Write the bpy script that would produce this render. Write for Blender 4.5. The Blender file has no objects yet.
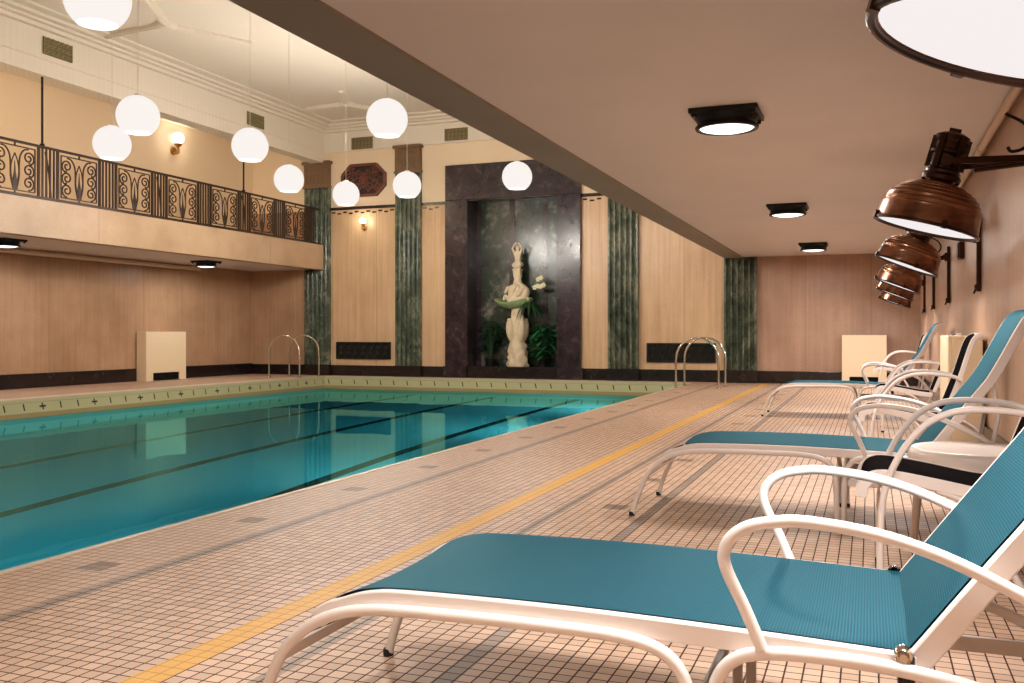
import bpy, bmesh, math, random
from mathutils import Vector, Matrix
random.seed(7)
sc = bpy.context.scene
COL = sc.collection
PI = math.pi

# ------------------------------------------------------------------ helpers
def new_bm(): return bmesh.new()

def obj(name, bm, mat, parent=None, smooth=None, bevel=0.0, loc=None):
    me = bpy.data.meshes.new(name)
    bmesh.ops.recalc_face_normals(bm, faces=bm.faces[:])
    bm.to_mesh(me); bm.free()
    if mat is not None: me.materials.append(mat)
    o = bpy.data.objects.new(name, me); COL.objects.link(o)
    if smooth is not None:
        for p in me.polygons: p.use_smooth = True
        if smooth < 180:
            me.set_sharp_from_angle(angle=math.radians(smooth))
    if bevel > 0:
        b = o.modifiers.new('Bevel', 'BEVEL'); b.width = bevel; b.segments = 2; b.limit_method = 'ANGLE'
    if parent is not None: o.parent = parent
    if loc is not None: o.location = loc
    return o

def thing(name, label, cat, loc=(0, 0, 0), rotz=0.0, group=None):
    o = bpy.data.objects.new(name, None); COL.objects.link(o)
    o.empty_display_size = 0.1
    o.location = loc; o.rotation_euler = (0, 0, rotz)
    return tag(o, label, cat, group)

def tag(o, label, cat, group=None, kind=None):
    o['label'] = label; o['category'] = cat
    if group: o['group'] = group
    if kind: o['kind'] = kind
    return o

def struct(name, bm, mat, **k):
    o = obj(name, bm, mat, **k); o['kind'] = 'structure'; return o

def dup(root, label, loc=None, rotz=None):
    r = root.copy(); COL.objects.link(r)
    r['label'] = label
    if loc is not None: r.location = loc
    if rotz is not None: r.rotation_euler = (0, 0, rotz)
    for ch in list(root.children):
        c = ch.copy(); COL.objects.link(c); c.parent = r
        for g in list(ch.children):
            d = g.copy(); COL.objects.link(d); d.parent = c
    return r

def box(bm, x0, x1, y0, y1, z0, z1, M=None):
    vs = [bm.verts.new((x, y, z)) for x in (x0, x1) for y in (y0, y1) for z in (z0, z1)]
    if M is not None:
        for v in vs: v.co = M @ v.co
    for f in ((0, 1, 3, 2), (4, 6, 7, 5), (0, 4, 5, 1), (2, 3, 7, 6), (0, 2, 6, 4), (1, 5, 7, 3)):
        bm.faces.new([vs[i] for i in f])

def quad(bm, *pts):
    bm.faces.new([bm.verts.new(p) for p in pts])

def prism(bm, poly, axis, a, b):
    """poly: list of 2D points; axis 'x','y','z' extrusion from a to b."""
    def mk(p, t):
        if axis == 'z': return (p[0], p[1], t)
        if axis == 'y': return (p[0], t, p[1])
        return (t, p[0], p[1])
    A = [bm.verts.new(mk(p, a)) for p in poly]; B = [bm.verts.new(mk(p, b)) for p in poly]
    n = len(poly)
    bm.faces.new(A); bm.faces.new(B[::-1])
    for i in range(n):
        bm.faces.new((A[i], A[(i+1) % n], B[(i+1) % n], B[i]))

def catmull(pts, n=6):
    P = [Vector(p) for p in pts]
    P = [P[0]*2 - P[1]] + P + [P[-1]*2 - P[-2]]
    out = []
    for i in range(1, len(P)-2):
        p0, p1, p2, p3 = P[i-1], P[i], P[i+1], P[i+2]
        for k in range(n):
            t = k/n
            out.append(0.5*((2*p1) + (p2-p0)*t + (2*p0-5*p1+4*p2-p3)*t*t + (3*p1-p0-3*p2+p3)*t*t*t))
    out.append(P[-2].copy())
    return out

def sweep(bm, pts, prof, up=None, scale=None, caps=True):
    """sweep closed 2D profile (a along side, b along normal) on polyline; up fixes the side vector (planar paths)"""
    P = [Vector(p) for p in pts]; n = len(P)
    T = []
    for i in range(n):
        t = (P[min(i+1, n-1)] - P[max(i-1, 0)])
        T.append(t.normalized() if t.length > 1e-9 else Vector((0, 0, 1)))
    if up is not None: S = Vector(up)
    else:
        S = T[0].cross(Vector((0, 0, 1)))
        if S.length < 1e-3: S = T[0].cross(Vector((1, 0, 0)))
    S = (S - T[0]*S.dot(T[0])).normalized()
    rings = []
    for i in range(n):
        if up is not None:
            s = Vector(up); s = (s - T[i]*s.dot(T[i])).normalized()
        else:
            S = (S - T[i]*S.dot(T[i]))
            S = S.normalized() if S.length > 1e-6 else T[i].orthogonal().normalized()
            s = S
        nrm = T[i].cross(s)
        k = 1.0 if scale is None else (scale(i/(n-1)) if callable(scale) else scale[i])
        rings.append([bm.verts.new(P[i] + s*(a*k) + nrm*(b*k)) for a, b in prof])
    m = len(prof)
    for i in range(n-1):
        for j in range(m):
            bm.faces.new((rings[i][j], rings[i][(j+1) % m], rings[i+1][(j+1) % m], rings[i+1][j]))
    if caps:
        bm.faces.new(rings[0][::-1]); bm.faces.new(rings[-1])

def circ(r, n=12): return [(r*math.cos(2*PI*i/n), r*math.sin(2*PI*i/n)) for i in range(n)]
def rect(a, b): return [(-a/2, -b/2), (a/2, -b/2), (a/2, b/2), (-a/2, b/2)]

def tube(bm, pts, r, n=12, smooth=6, up=None, scale=None):
    if smooth: pts = catmull(pts, smooth)
    sweep(bm, pts, circ(r, n), up=up, scale=scale)

def lathe(bm, prof, n=32, M=None, cap0=False, cap1=False):
    rings = []
    for r, z in prof:
        if r < 1e-5:
            rings.append([bm.verts.new((0, 0, z))])
        else:
            rings.append([bm.verts.new((r*math.cos(2*PI*i/n), r*math.sin(2*PI*i/n), z)) for i in range(n)])
    for a, b in zip(rings[:-1], rings[1:]):
        for i in range(n):
            j = (i+1) % n
            if len(a) == 1 and len(b) == 1: continue
            if len(a) == 1: bm.faces.new((a[0], b[i], b[j]))
            elif len(b) == 1: bm.faces.new((a[i], a[j], b[0]))
            else: bm.faces.new((a[i], a[j], b[j], b[i]))
    if cap0 and len(rings[0]) > 1: bm.faces.new(rings[0][::-1])
    if cap1 and len(rings[-1]) > 1: bm.faces.new(rings[-1])
    if M is not None:
        for rg in rings:
            for v in rg: v.co = M @ v.co

def ball(bm, c, r, seg=12, sx=1, sy=1, sz=1):
    M = Matrix.Translation(c) @ Matrix.Diagonal((sx, sy, sz, 1))
    n = max(5, seg//2+1)
    lathe(bm, [(r*math.sin(PI*i/n), -r*math.cos(PI*i/n)) for i in range(n+1)], seg, M)

# ------------------------------------------------------------------ materials
def rgb(r, g, b):
    def f(c):
        c /= 255.0
        return c/12.92 if c <= 0.04045 else ((c+0.055)/1.055)**2.4
    return (f(r), f(g), f(b), 1.0)

class NT:
    def __init__(s, name):
        s.m = bpy.data.materials.new(name); s.m.use_nodes = True
        s.t = s.m.node_tree; s.t.nodes.clear()
        s.out = s.t.nodes.new('ShaderNodeOutputMaterial')
    def n(s, typ, ins=None, **at):
        nd = s.t.nodes.new(typ)
        for k, v in at.items(): setattr(nd, k, v)
        for k, v in (ins or {}).items(): s.set(nd.inputs[k], v)
        return nd
    def set(s, sock, v):
        if isinstance(v, bpy.types.NodeSocket): s.t.links.new(v, sock)
        else: sock.default_value = v
    def math(s, op, a, b=None, c=None):
        nd = s.n('ShaderNodeMath', operation=op)
        s.set(nd.inputs[0], a)
        if b is not None: s.set(nd.inputs[1], b)
        if c is not None: s.set(nd.inputs[2], c)
        return nd.outputs[0]
    def pos(s):
        g = s.n('ShaderNodeNewGeometry'); return g.outputs['Position']
    def ocoord(s):
        return s.n('ShaderNodeTexCoord').outputs['Object']
    def sep(s, v):
        nd = s.n('ShaderNodeSeparateXYZ', {0: v}); return nd.outputs
    def comb(s, x, y, z):
        return s.n('ShaderNodeCombineXYZ', {0: x, 1: y, 2: z}).outputs[0]
    def mix(s, fac, a, b):
        nd = s.n('ShaderNodeMix', data_type='RGBA')
        s.set(nd.inputs[0], fac); s.set(nd.inputs[6], a); s.set(nd.inputs[7], b)
        return nd.outputs[2]
    def ramp(s, fac, stops):
        nd = s.n('ShaderNodeValToRGB', {0: fac})
        cr = nd.color_ramp
        while len(cr.elements) < len(stops): cr.elements.new(0.5)
        for e, (p, c) in zip(cr.elements, stops): e.position = p; e.color = c
        return nd.outputs[0]
    def noise(s, vec, scale, detail=3, rough=0.5, dist=0.0):
        return s.n('ShaderNodeTexNoise', {'Vector': vec, 'Scale': scale, 'Detail': detail, 'Roughness': rough, 'Distortion': dist}).outputs[0]
    def scale(s, vec, k):
        return s.n('ShaderNodeVectorMath', {0: vec, 1: k}, operation='MULTIPLY').outputs[0]
    def bump(s, h, strength=0.3, dist=0.01):
        return s.n('ShaderNodeBump', {'Height': h, 'Strength': strength, 'Distance': dist}).outputs[0]
    def bsdf(s, col, rough=0.5, metal=0.0, spec=0.5, normal=None, **k):
        ins = {'Base Color': col, 'Roughness': rough, 'Metallic': metal, 'Specular IOR Level': spec}
        if normal is not None: ins['Normal'] = normal
        ins.update(k)
        nd = s.n('ShaderNodeBsdfPrincipled', ins)
        s.t.links.new(nd.outputs[0], s.out.inputs[0]); return s.m
    # masks (0/1)
    def near(s, v, c, half):
        return s.math('LESS_THAN', s.math('ABSOLUTE', s.math('SUBTRACT', v, c)), half)
    def cell(s, v, p):  # signed distance from nearest multiple of p
        return s.math('SUBTRACT', v, s.math('MULTIPLY', s.math('ROUND', s.math('DIVIDE', v, p)), p))

def simple(name, col, rough=0.5, metal=0.0, spec=0.5, var=0.0, sc_=8.0):
    t = NT(name)
    if var > 0:
        f = t.noise(t.ocoord(), sc_, 3)
        dark = tuple(c*(1-var) for c in col[:3])+(1,)
        lite = tuple(min(1, c*(1+var)) for c in col[:3])+(1,)
        return t.bsdf(t.mix(f, dark, lite), rough, metal, spec)
    return t.bsdf(col, rough, metal, spec)

def emis(name, col, strength):
    t = NT(name)
    e = t.n('ShaderNodeEmission', {0: col, 1: strength})
    t.t.links.new(e.outputs[0], t.out.inputs[0]); return t.m

MAT = {}
PY1 = 19.02
def plaster(name, col, rough=0.7, var=0.06):
    t = NT(name); p = t.pos()
    f = t.noise(p, 1.1, 4); g = t.noise(p, 30, 2)
    c = t.mix(f, tuple(x*(1-var) for x in col[:3])+(1,), tuple(min(1, x*(1+var)) for x in col[:3])+(1,))
    return t.bsdf(c, rough, spec=0.3, normal=t.bump(g, 0.08, 0.004))

MAT['soffit'] = plaster('soffit_paint', rgb(234, 231, 232), 0.55)
MAT['ceiling'] = plaster('ceiling_paint', rgb(232, 222, 204), 0.7, 0.03)
MAT['cream'] = plaster('cream_paint', rgb(238, 216, 184), 0.6, 0.04)
MAT['beam'] = plaster('dark_beam_paint', rgb(150, 142, 130), 0.6, 0.15)

def frieze():
    t = NT('reeded_frieze'); p = t.pos(); x, y, z = t.sep(p)
    w = t.math('SINE', t.math('MULTIPLY', t.math('ADD', x, y), 2*PI/0.11))
    return t.bsdf(rgb(232, 222, 204), 0.7, spec=0.3, normal=t.bump(w, 0.14, 0.012))
MAT['frieze'] = frieze()
def travertine(name, lo, hi, rough=0.35, k=1.0):
    t = NT(name); p = t.pos(); x, y, z = t.sep(p)
    h = t.math('ADD', x, y)
    streak = t.noise(t.comb(t.math('MULTIPLY', h, 14.0), 0.0, t.math('MULTIPLY', z, 0.5)), 1.0, 5, 0.6)
    speck = t.noise(t.comb(t.math('MULTIPLY', h, 70.0), 0.0, t.math('MULTIPLY', z, 38.0)), 1.0, 3, 0.75)
    wide = t.noise(p, 0.9, 4, 0.6)
    f = t.math('ADD', t.math('MULTIPLY', streak, 0.34*k), t.math('ADD', t.math('MULTIPLY', speck, 0.42), t.math('MULTIPLY', wide, 0.58-0.34*k)))
    col = t.ramp(f, [(0.34, lo), (0.66, hi)])
    seam = t.math('LESS_THAN', t.math('ABSOLUTE', t.cell(h, 1.22 if k > 0.5 else 4.9)), 0.006)
    col = t.mix(t.math('MULTIPLY', seam, 0.45), col, tuple(c*0.35 for c in lo[:3])+(1,))
    return t.bsdf(col, rough, spec=0.4, normal=t.bump(speck, 0.06, 0.004))
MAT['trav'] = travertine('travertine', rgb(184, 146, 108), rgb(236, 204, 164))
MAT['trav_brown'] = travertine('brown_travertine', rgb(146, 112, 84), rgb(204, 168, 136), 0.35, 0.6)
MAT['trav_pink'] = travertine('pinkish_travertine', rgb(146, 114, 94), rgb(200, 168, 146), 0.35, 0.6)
MAT['fascia'] = travertine('balcony_front_stone', rgb(164, 134, 104), rgb(204, 174, 142), 0.4, 0.1)

def marble(name, stops, scale=2.5, rough=0.22, dist=1.5, stretch=(1, 1, 1), spec=0.5):
    t = NT(name); p = t.scale(t.pos(), stretch)
    a = t.noise(p, scale, 8, 0.65, dist); b = t.noise(p, scale*6, 4, 0.6, 0.5)
    f = t.math('ADD', t.math('MULTIPLY', a, 0.72), t.math('MULTIPLY', b, 0.28))
    return t.bsdf(t.ramp(f, stops), rough, spec=spec)
MAT['green'] = marble('green_marble', [(0.30, rgb(14, 19, 15)), (0.5, rgb(78, 88, 72)), (0.72, rgb(160, 160, 136))], 3.0, 0.25, 1.2, (1, 1, 0.6))
MAT['green_dark'] = marble('dark_green_marble', [(0.32, rgb(10, 14, 11)), (0.52, rgb(42, 54, 44)), (0.74, rgb(150, 140, 130))], 1.3, 0.22, 0.8)
MAT['purple'] = marble('purple_black_marble', [(0.34, rgb(22, 15, 19)), (0.55, rgb(50, 37, 43)), (0.78, rgb(112, 94, 96))], 3.4, 0.2, 1.0)
MAT['base'] = marble('black_base_marble', [(0.36, rgb(14, 9, 10)), (0.58, rgb(40, 28, 28)), (0.8, rgb(92, 74, 70))], 4.5, 0.2, 1.0)
MAT['bronze'] = simple('aged_bronze', rgb(124, 98, 74), 0.5, 0.35, 0.4, 0.35, 22)
MAT['verdigris'] = simple('verdigris_bronze', rgb(140, 130, 92), 0.55, 0.3, 0.4, 0.4, 30)
MAT['iron'] = simple('wrought_iron', rgb(58, 42, 34), 0.45, 0.4, 0.4, 0.2, 14)
MAT['black_iron'] = simple('black_iron', rgb(24, 20, 18), 0.45, 0.3, 0.4, 0.2, 14)
MAT['grille_metal'] = simple('grille_metal', rgb(70, 62, 48), 0.4, 0.5, 0.5, 0.3, 20)
MAT['dark_hole'] = simple('vent_void', rgb(10, 9, 8), 0.9)
MAT['steel'] = simple('polished_steel', rgb(214, 204, 192), 0.18, 1.0)
MAT['white_metal'] = simple('white_powder_coat', rgb(236, 226, 220), 0.32, 0, 0.5)
MAT['white_plastic'] = simple('white_plastic', rgb(226, 212, 202), 0.35, 0, 0.5)
MAT['heater'] = simple('cream_enamel', rgb(240, 220, 186), 0.4, 0, 0.4, 0.03, 2)
MAT['rubber'] = simple('black_rubber', rgb(22, 20, 20), 0.7)
MAT['pipe'] = simple('painted_pipe', rgb(222, 200, 180), 0.4)
MAT['copper_dark'] = simple('tarnished_copper', rgb(62, 38, 26), 0.35, 0.8, 0.5, 0.3, 18)
MAT['stone'] = simple('carved_limestone', rgb(222, 206, 176), 0.75, 0, 0.3, 0.22, 14)
MAT['stone_green'] = simple('algae_stained_stone', rgb(128, 150, 106), 0.7, 0, 0.3, 0.3, 10)
MAT['plaque'] = simple('red_brown_carved_wood', rgb(112, 62, 46), 0.45, 0, 0.5, 0.3, 20)
MAT['plaque_dark'] = simple('black_carved_ground', rgb(38, 20, 15), 0.5, 0, 0.5)
MAT['leaf'] = simple('deep_green_leaf', rgb(30, 62, 34), 0.45, 0, 0.4, 0.4, 6)
MAT['leaf_bright'] = simple('bright_green_leaf', rgb(38, 112, 58), 0.4, 0, 0.5, 0.45, 6)
MAT['petal'] = simple('white_petal', rgb(236, 232, 190), 0.6)
MAT['brass'] = simple('brass', rgb(190, 140, 70), 0.3, 0.9)
MAT['cord'] = simple('pale_cord', rgb(222, 212, 196), 0.7)
MAT['globe'] = emis('opal_globe_glass', (1.0, 0.93, 0.88, 1), 0.97)
MAT['globe_open'] = emis('globe_lamp_opening', (1.0, 0.97, 0.92, 1), 1.6)
MAT['lens'] = emis('lit_ceiling_lens', (1.0, 0.95, 0.88, 1), 2.2)
MAT['diffuser'] = emis('lit_lamp_diffuser', (1.0, 0.93, 0.92, 1), 0.93)
MAT['sconce_glow'] = emis('lit_sconce_globe', (1.0, 0.95, 0.82, 1), 3.0)

def copper():
    t = NT('spun_copper'); p = t.ocoord()
    f = t.noise(p, 7, 4, 0.6); g = t.noise(t.scale(p, (3, 3, 40)), 1.0, 2)
    c = t.ramp(t.math('ADD', t.math('MULTIPLY', f, 0.7), t.math('MULTIPLY', g, 0.3)), [(0.35, rgb(92, 62, 46)), (0.65, rgb(164, 116, 90))])
    return t.bsdf(c, 0.28, 0.9)
MAT['copper'] = copper()

def sling(name, lo, hi, rough=0.5, gl=(0.5, 0.9, 1.0, 1), fac=0.10):
    t = NT(name); x, y, z = t.sep(t.ocoord())
    u = t.n('ShaderNodeUVMap').outputs[0]; uu, vv, _ = t.sep(u)
    a = t.math('SINE', t.math('MULTIPLY', uu, 2*PI/0.0062)); b = t.math('SINE', t.math('MULTIPLY', vv, 2*PI/0.006))
    w = t.math('ADD', t.math('MULTIPLY', a, 0.40), t.math('MULTIPLY', b, 0.10))
    f = t.math('ADD', w, 0.5)
    col = t.mix(f, lo, hi)
    nb = t.bump(w, 0.25, 0.002)
    d = t.n('ShaderNodeBsdfDiffuse', {'Color': col, 'Roughness': 0.3, 'Normal': nb})
    g = t.n('ShaderNodeBsdfGlossy', {'Color': gl, 'Roughness': rough, 'Normal': nb})
    m = t.n('ShaderNodeMixShader', {0: fac, 1: d.outputs[0], 2: g.outputs[0]})
    t.t.links.new(m.outputs[0], t.out.inputs[0]); return t.m
MAT['sling'] = sling('teal_sling_mesh', rgb(0, 26, 37), rgb(2, 70, 89), 0.42)
MAT['sling_dark'] = sling('black_sling_mesh', rgb(8, 7, 8), rgb(22, 18, 20), 0.6, (0.6, 0.5, 0.5, 1), 0.012)

def deck():
    t = NT('deck_mosaic_tile'); p = t.pos(); x, y, z = t.sep(p)
    P = 0.052
    xs = t.math('ADD', x, 1.90); 
    gx = t.math('ABSOLUTE', t.cell(xs, P)); gy = t.math('ABSOLUTE', t.cell(y, P))
    grout = t.math('LESS_THAN', t.math('MINIMUM', gx, gy), 0.0026)
    idx = t.comb(t.math('FLOOR', t.math('DIVIDE', xs, P)), t.math('FLOOR', t.math('DIVIDE', y, P)), 0.0)
    rnd = t.n('ShaderNodeTexWhiteNoise', {'Vector': idx}, noise_dimensions='2D').outputs[0]
    wear = t.noise(p, 0.9, 4, 0.6)
    tile = t.mix(rnd, rgb(198, 166, 142), rgb(222, 190, 164))
    tile = t.mix(t.math('MULTIPLY', wear, 0.25), tile, rgb(186, 150, 124))
    coping = t.math('LESS_THAN', x, -2.86)
    tile = t.mix(t.math('MULTIPLY', coping, 0.35), tile, rgb(196, 168, 146))
    # grey border tiles
    rows = t.math('MAXIMUM', t.near(x, -2.842, 0.036), t.math('MAXIMUM', t.near(x, -1.64, 0.028), t.near(x, -1.146, 0.032)))
    grey = t.mix(rnd, rgb(146, 128, 114), rgb(162, 144, 130))
    col = t.mix(rows, tile, grey)
    # grey diamonds in the two border bands
    def diamonds(cx):
        d = t.math('MAXIMUM', t.math('ABSOLUTE', t.math('SUBTRACT', x, cx)), t.math('ABSOLUTE', t.cell(t.math('SUBTRACT', y, 3.1), 1.066)))
        return t.math('LESS_THAN', d, 0.068)
    dm = t.math('MAXIMUM', diamonds(-3.10), diamonds(-1.372))
    col = t.mix(dm, col, t.mix(rnd, rgb(124, 106, 94), rgb(150, 130, 114)))
    band = t.near(x, -1.957, 0.055)
    yel = t.mix(t.noise(p, 14, 4, 0.7), rgb(214, 158, 70), rgb(234, 184, 96))
    groutc = t.mix(coping, rgb(66, 42, 30), rgb(130, 106, 88))
    ge = t.math('MULTIPLY', grout, t.math('SUBTRACT', 1.0, t.math('MULTIPLY', band, 0.75)))
    col = t.mix(band, col, yel)
    col = t.mix(ge, col, groutc)
    lip = t.math('LESS_THAN', t.math('MAXIMUM', t.math('SUBTRACT', -3.425, x), t.math('SUBTRACT', x, -3.375)), 0.0)
    col = t.mix(t.math('MULTIPLY', lip, 0.5), col, rgb(206, 196, 182))
    rough = t.math('ADD', 0.45, t.math('MULTIPLY', grout, 0.4))
    return t.bsdf(col, rough, spec=0.22, normal=t.bump(t.math('SUBTRACT', 1.0, ge), 0.25, 0.003))
MAT['deck'] = deck()

def pool_tile():
    t = NT('pool_basin_tile'); p = t.pos(); x, y, z = t.sep(p)
    P = 0.10
    gx = t.math('ABSOLUTE', t.cell(x, P)); gy = t.math('ABSOLUTE', t.cell(y, P)); gz = t.math('ABSOLUTE', t.cell(z, P))
    tile = t.mix(t.noise(p, 0.8, 3), rgb(140, 216, 214), rgb(168, 230, 226))
    lane = t.math('MAXIMUM', t.near(x, -5.80, 0.085), t.math('MAXIMUM', t.near(x, -7.75, 0.085), t.near(x, -9.70, 0.085)))
    lane = t.math('MULTIPLY', lane, t.math('LESS_THAN', y, PY1-0.004))
    col = t.mix(lane, tile, rgb(16, 34, 40))
    return t.bsdf(col, 0.4, spec=0.3)
MAT['basin'] = pool_tile()

def coping_tile():
    t = NT('coping_band_tile'); p = t.pos(); x, y, z = t.sep(p)
    onleft = t.math('LESS_THAN', x, -12.058)
    h = t.math('ADD', t.math('MULTIPLY', y, onleft), t.math('MULTIPLY', x, t.math('SUBTRACT', 1.0, onleft)))
    q = t.math('SUBTRACT', h, 10.93)
    dz = t.math('ABSOLUTE', t.math('ADD', z, 0.125))
    d = t.math('ABSOLUTE', t.math('ADD', t.cell(q, 0.347), t.math('MULTIPLY', t.math('ADD', z, 0.125), 0.25)))
    tick = t.math('MULTIPLY', t.math('LESS_THAN', d, 0.013), t.math('LESS_THAN', dz, 0.052))
    d3 = t.math('ABSOLUTE', t.cell(q, 1.041))
    plus = t.math('MULTIPLY', t.math('MULTIPLY', t.math('LESS_THAN', d3, 0.062), t.math('LESS_THAN', dz, 0.014)), onleft)
    m = t.math('MAXIMUM', tick, plus)
    col = t.mix(t.noise(p, 2.0, 3), rgb(186, 190, 146), rgb(206, 204, 160))
    grout = t.math('LESS_THAN', t.math('ABSOLUTE', t.math('ADD', z, 0.055)), 0.004)
    col = t.mix(t.math('MULTIPLY', grout, 0.5), col, rgb(120, 110, 80))
    low = t.math('LESS_THAN', z, -0.215)
    col = t.mix(t.math('MULTIPLY', low, 0.7), col, rgb(150, 124, 72))
    col = t.mix(m, col, rgb(46, 44, 34))
    return t.bsdf(col, 0.3, spec=0.5)
MAT['coping'] = coping_tile()
MAT['coping_top'] = simple('coping_stone', rgb(214, 200, 176), 0.4, 0, 0.4, 0.05, 4)

def water():
    t = NT('pool_water')
    p = t.pos()
    nz = t.noise(p, 1.4, 2, 0.4)
    nr = t.bump(nz, 0.035, 0.05)
    fr = t.n('ShaderNodeFresnel', {'IOR': 1.33, 'Normal': nr}).outputs[0]
    a = t.n('ShaderNodeBsdfRefraction', {'Color': (0.92, 1.0, 1.0, 1), 'Roughness': 0.0, 'IOR': 1.33, 'Normal': nr})
    b = t.n('ShaderNodeBsdfGlossy', {'Color': (0.28, 0.92, 0.94, 1), 'Roughness': 0.0, 'Normal': nr})
    g = t.n('ShaderNodeMixShader', {0: t.math('MULTIPLY', fr, 1.0), 1: a.outputs[0], 2: b.outputs[0]})
    t.t.links.new(g.outputs[0], t.out.inputs[0])
    v = t.n('ShaderNodeVolumeAbsorption', {'Color': (0.10, 0.72, 0.80, 1), 'Density': 0.42})
    t.t.links.new(v.outputs[0], t.out.inputs['Volume'])
    return t.m
MAT['water'] = water()

# ------------------------------------------------------------------ room dimensions (metres)
XW, XL = 0.90, -14.50          # right wall, far left wall
Y0, Y1 = -3.6, 19.50           # wall behind the camera, end wall
PX0, PX1, PY0, PY1 = -12.07, -3.40, -1.6, 19.02   # pool
ZS, ZB, ZG, ZC = 2.575, 3.15, 5.70, 6.05          # low soffit, balcony floor, gallery ceiling, main ceiling
XB = -12.36                    # balcony front
WZ = -0.29                     # water level

# floor (deck around the pool)
bm = new_bm()
box(bm, PX1, XW, Y0, Y1, -0.15, 0)
box(bm, XL, PX0, Y0, Y1, -0.15, 0)
box(bm, PX0, PX1, PY1, Y1+0.0, -0.15, 0)
box(bm, PX0, PX1, Y0, PY0, -0.15, 0)
struct('floor', bm, MAT['deck'])

# pool basin
ND, FD = -2.75, -1.62
bm = new_bm()
e = 0.02
quad(bm, (PX0-e, 5.0, ND), (PX1+e, 5.0, ND), (PX1+e, PY1+e, FD), (PX0-e, PY1+e, FD))
quad(bm, (PX0-e, PY0-e, ND), (PX1+e, PY0-e, ND), (PX1+e, 5.0, ND), (PX0-e, 5.0, ND))
quad(bm, (PX0, PY0, -3), (PX0, PY1, -3), (PX0, PY1, WZ-0.12), (PX0, PY0, WZ-0.12))
quad(bm, (PX1, PY0, -3), (PX1, PY1, -3), (PX1, PY1, WZ-0.12), (PX1, PY0, WZ-0.12))
quad(bm, (PX0, PY1, -3), (PX1, PY1, -3), (PX1, PY1, WZ-0.12), (PX0, PY1, WZ-0.12))
quad(bm, (PX0, PY0, -3), (PX1, PY0, -3), (PX1, PY0, WZ-0.12), (PX0, PY0, WZ-0.12))
struct('pool_basin', bm, MAT['basin'])
bm = new_bm()   # patterned band round the pool above and just below the water line
q0, q1, q2, q3 = PX0+0.006, PX1-0.006, PY0+0.006, PY1-0.006
for (a, b) in (((q0, q2), (q0, q3)), ((q0, q3), (q1, q3)), ((q1, q3), (q1, q2)), ((q1, q2), (q0, q2))):
    quad(bm, (a[0], a[1], WZ-0.12), (b[0], b[1], WZ-0.12), (b[0], b[1], -0.012), (a[0], a[1], -0.012))
struct('trim_1', bm, MAT['coping'])
bm = new_bm()   # coping stone lip
box(bm, PX0-0.30, PX0+0.012, PY0, PY1, -0.012, 0.006)
box(bm, PX0, PX1, PY1-0.012, PY1+0.12, -0.012, 0.006)
box(bm, PX1-0.012, PX1+0.03, PY0, PY1-0.012, -0.012, 0.004)
struct('trim_2', bm, MAT['coping_top'])

# water
bm = new_bm()
box(bm, PX0-0.05, PX1+0.05, PY0-0.05, PY1+0.05, -3.2, WZ)
wo = obj('pool_water', bm, MAT['water'])
tag(wo, 'still turquoise water filling the long tiled indoor pool', 'water', kind='stuff')

# walls -------------------------------------------------------------
def slab(name, mat, *b, **k):
    bm = new_bm()
    for q in b: box(bm, *q)
    return struct(name, bm, mat, **k)

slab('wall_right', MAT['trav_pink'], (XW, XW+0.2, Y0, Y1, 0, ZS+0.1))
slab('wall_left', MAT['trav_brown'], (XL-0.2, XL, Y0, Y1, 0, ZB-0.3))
slab('wall_left_gallery', MAT['cream'], (XL-0.2, XL, Y0, Y1, ZB-0.3, ZC))
slab('wall_near', MAT['cream'], (XL-0.2, XW+0.2, Y0-0.2, Y0, -0.2, ZC))
NX0, NX1, NZ0, NZ1, NY = -8.58, -6.40, 0.25, 4.06, 20.02       # niche opening
ZP = 4.01                                                     # top of stone wainscot
slab('wall_back_left', MAT['trav'], (-12.55, NX0-0.02, Y1, Y1+0.2, 0, ZP))
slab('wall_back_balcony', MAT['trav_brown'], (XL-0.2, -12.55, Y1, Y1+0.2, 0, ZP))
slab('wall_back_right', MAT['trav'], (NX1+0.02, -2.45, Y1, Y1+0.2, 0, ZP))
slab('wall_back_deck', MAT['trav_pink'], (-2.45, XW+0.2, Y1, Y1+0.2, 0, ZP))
slab('wall_back_upper', MAT['cream'], (XL-0.2, XW+0.2, Y1+0.01, Y1+0.2, NZ1, 5.42), (XL-0.2, NX0-0.02, Y1+0.01, Y1+0.2, ZP, NZ1), (NX1+0.02, XW, Y1+0.01, Y1+0.2, ZP, NZ1))
slab('wall_back_gallery', MAT['cream'], (XL-0.2, XB-0.0, Y1+0.01, Y1+0.2, 5.42, ZC))
slab('trim_3', MAT['frieze'], (XB, -2.79, Y1-0.05, Y1+0.2, 5.40, ZC))        # end frieze
slab('wall_right_gallery', MAT['cream'], (-2.79, -2.6, Y0, Y1, ZS+0.4, ZC))
# dark line under cornice band on the end wall, with a row of little dashes
bm = new_bm()
segs = [(-12.21, -10.44), (-9.755, -9.12), (-5.87, -5.26), (-4.60, -2.80)]
for a, b in segs:
    box(bm, a, b, Y1-0.03, Y1+0.02, ZP-0.02, ZP+0.05)
    n = int((b-a)/0.16)
    for i in range(n):
        zz = ZP-0.075-(0.03 if i % 2 else 0.0)
        box(bm, a+i*0.16+0.02, a+i*0.16+0.12, Y1-0.008, Y1+0.02, zz-0.018, zz+0.018)
struct('trim_4', bm, MAT['base'])

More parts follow.
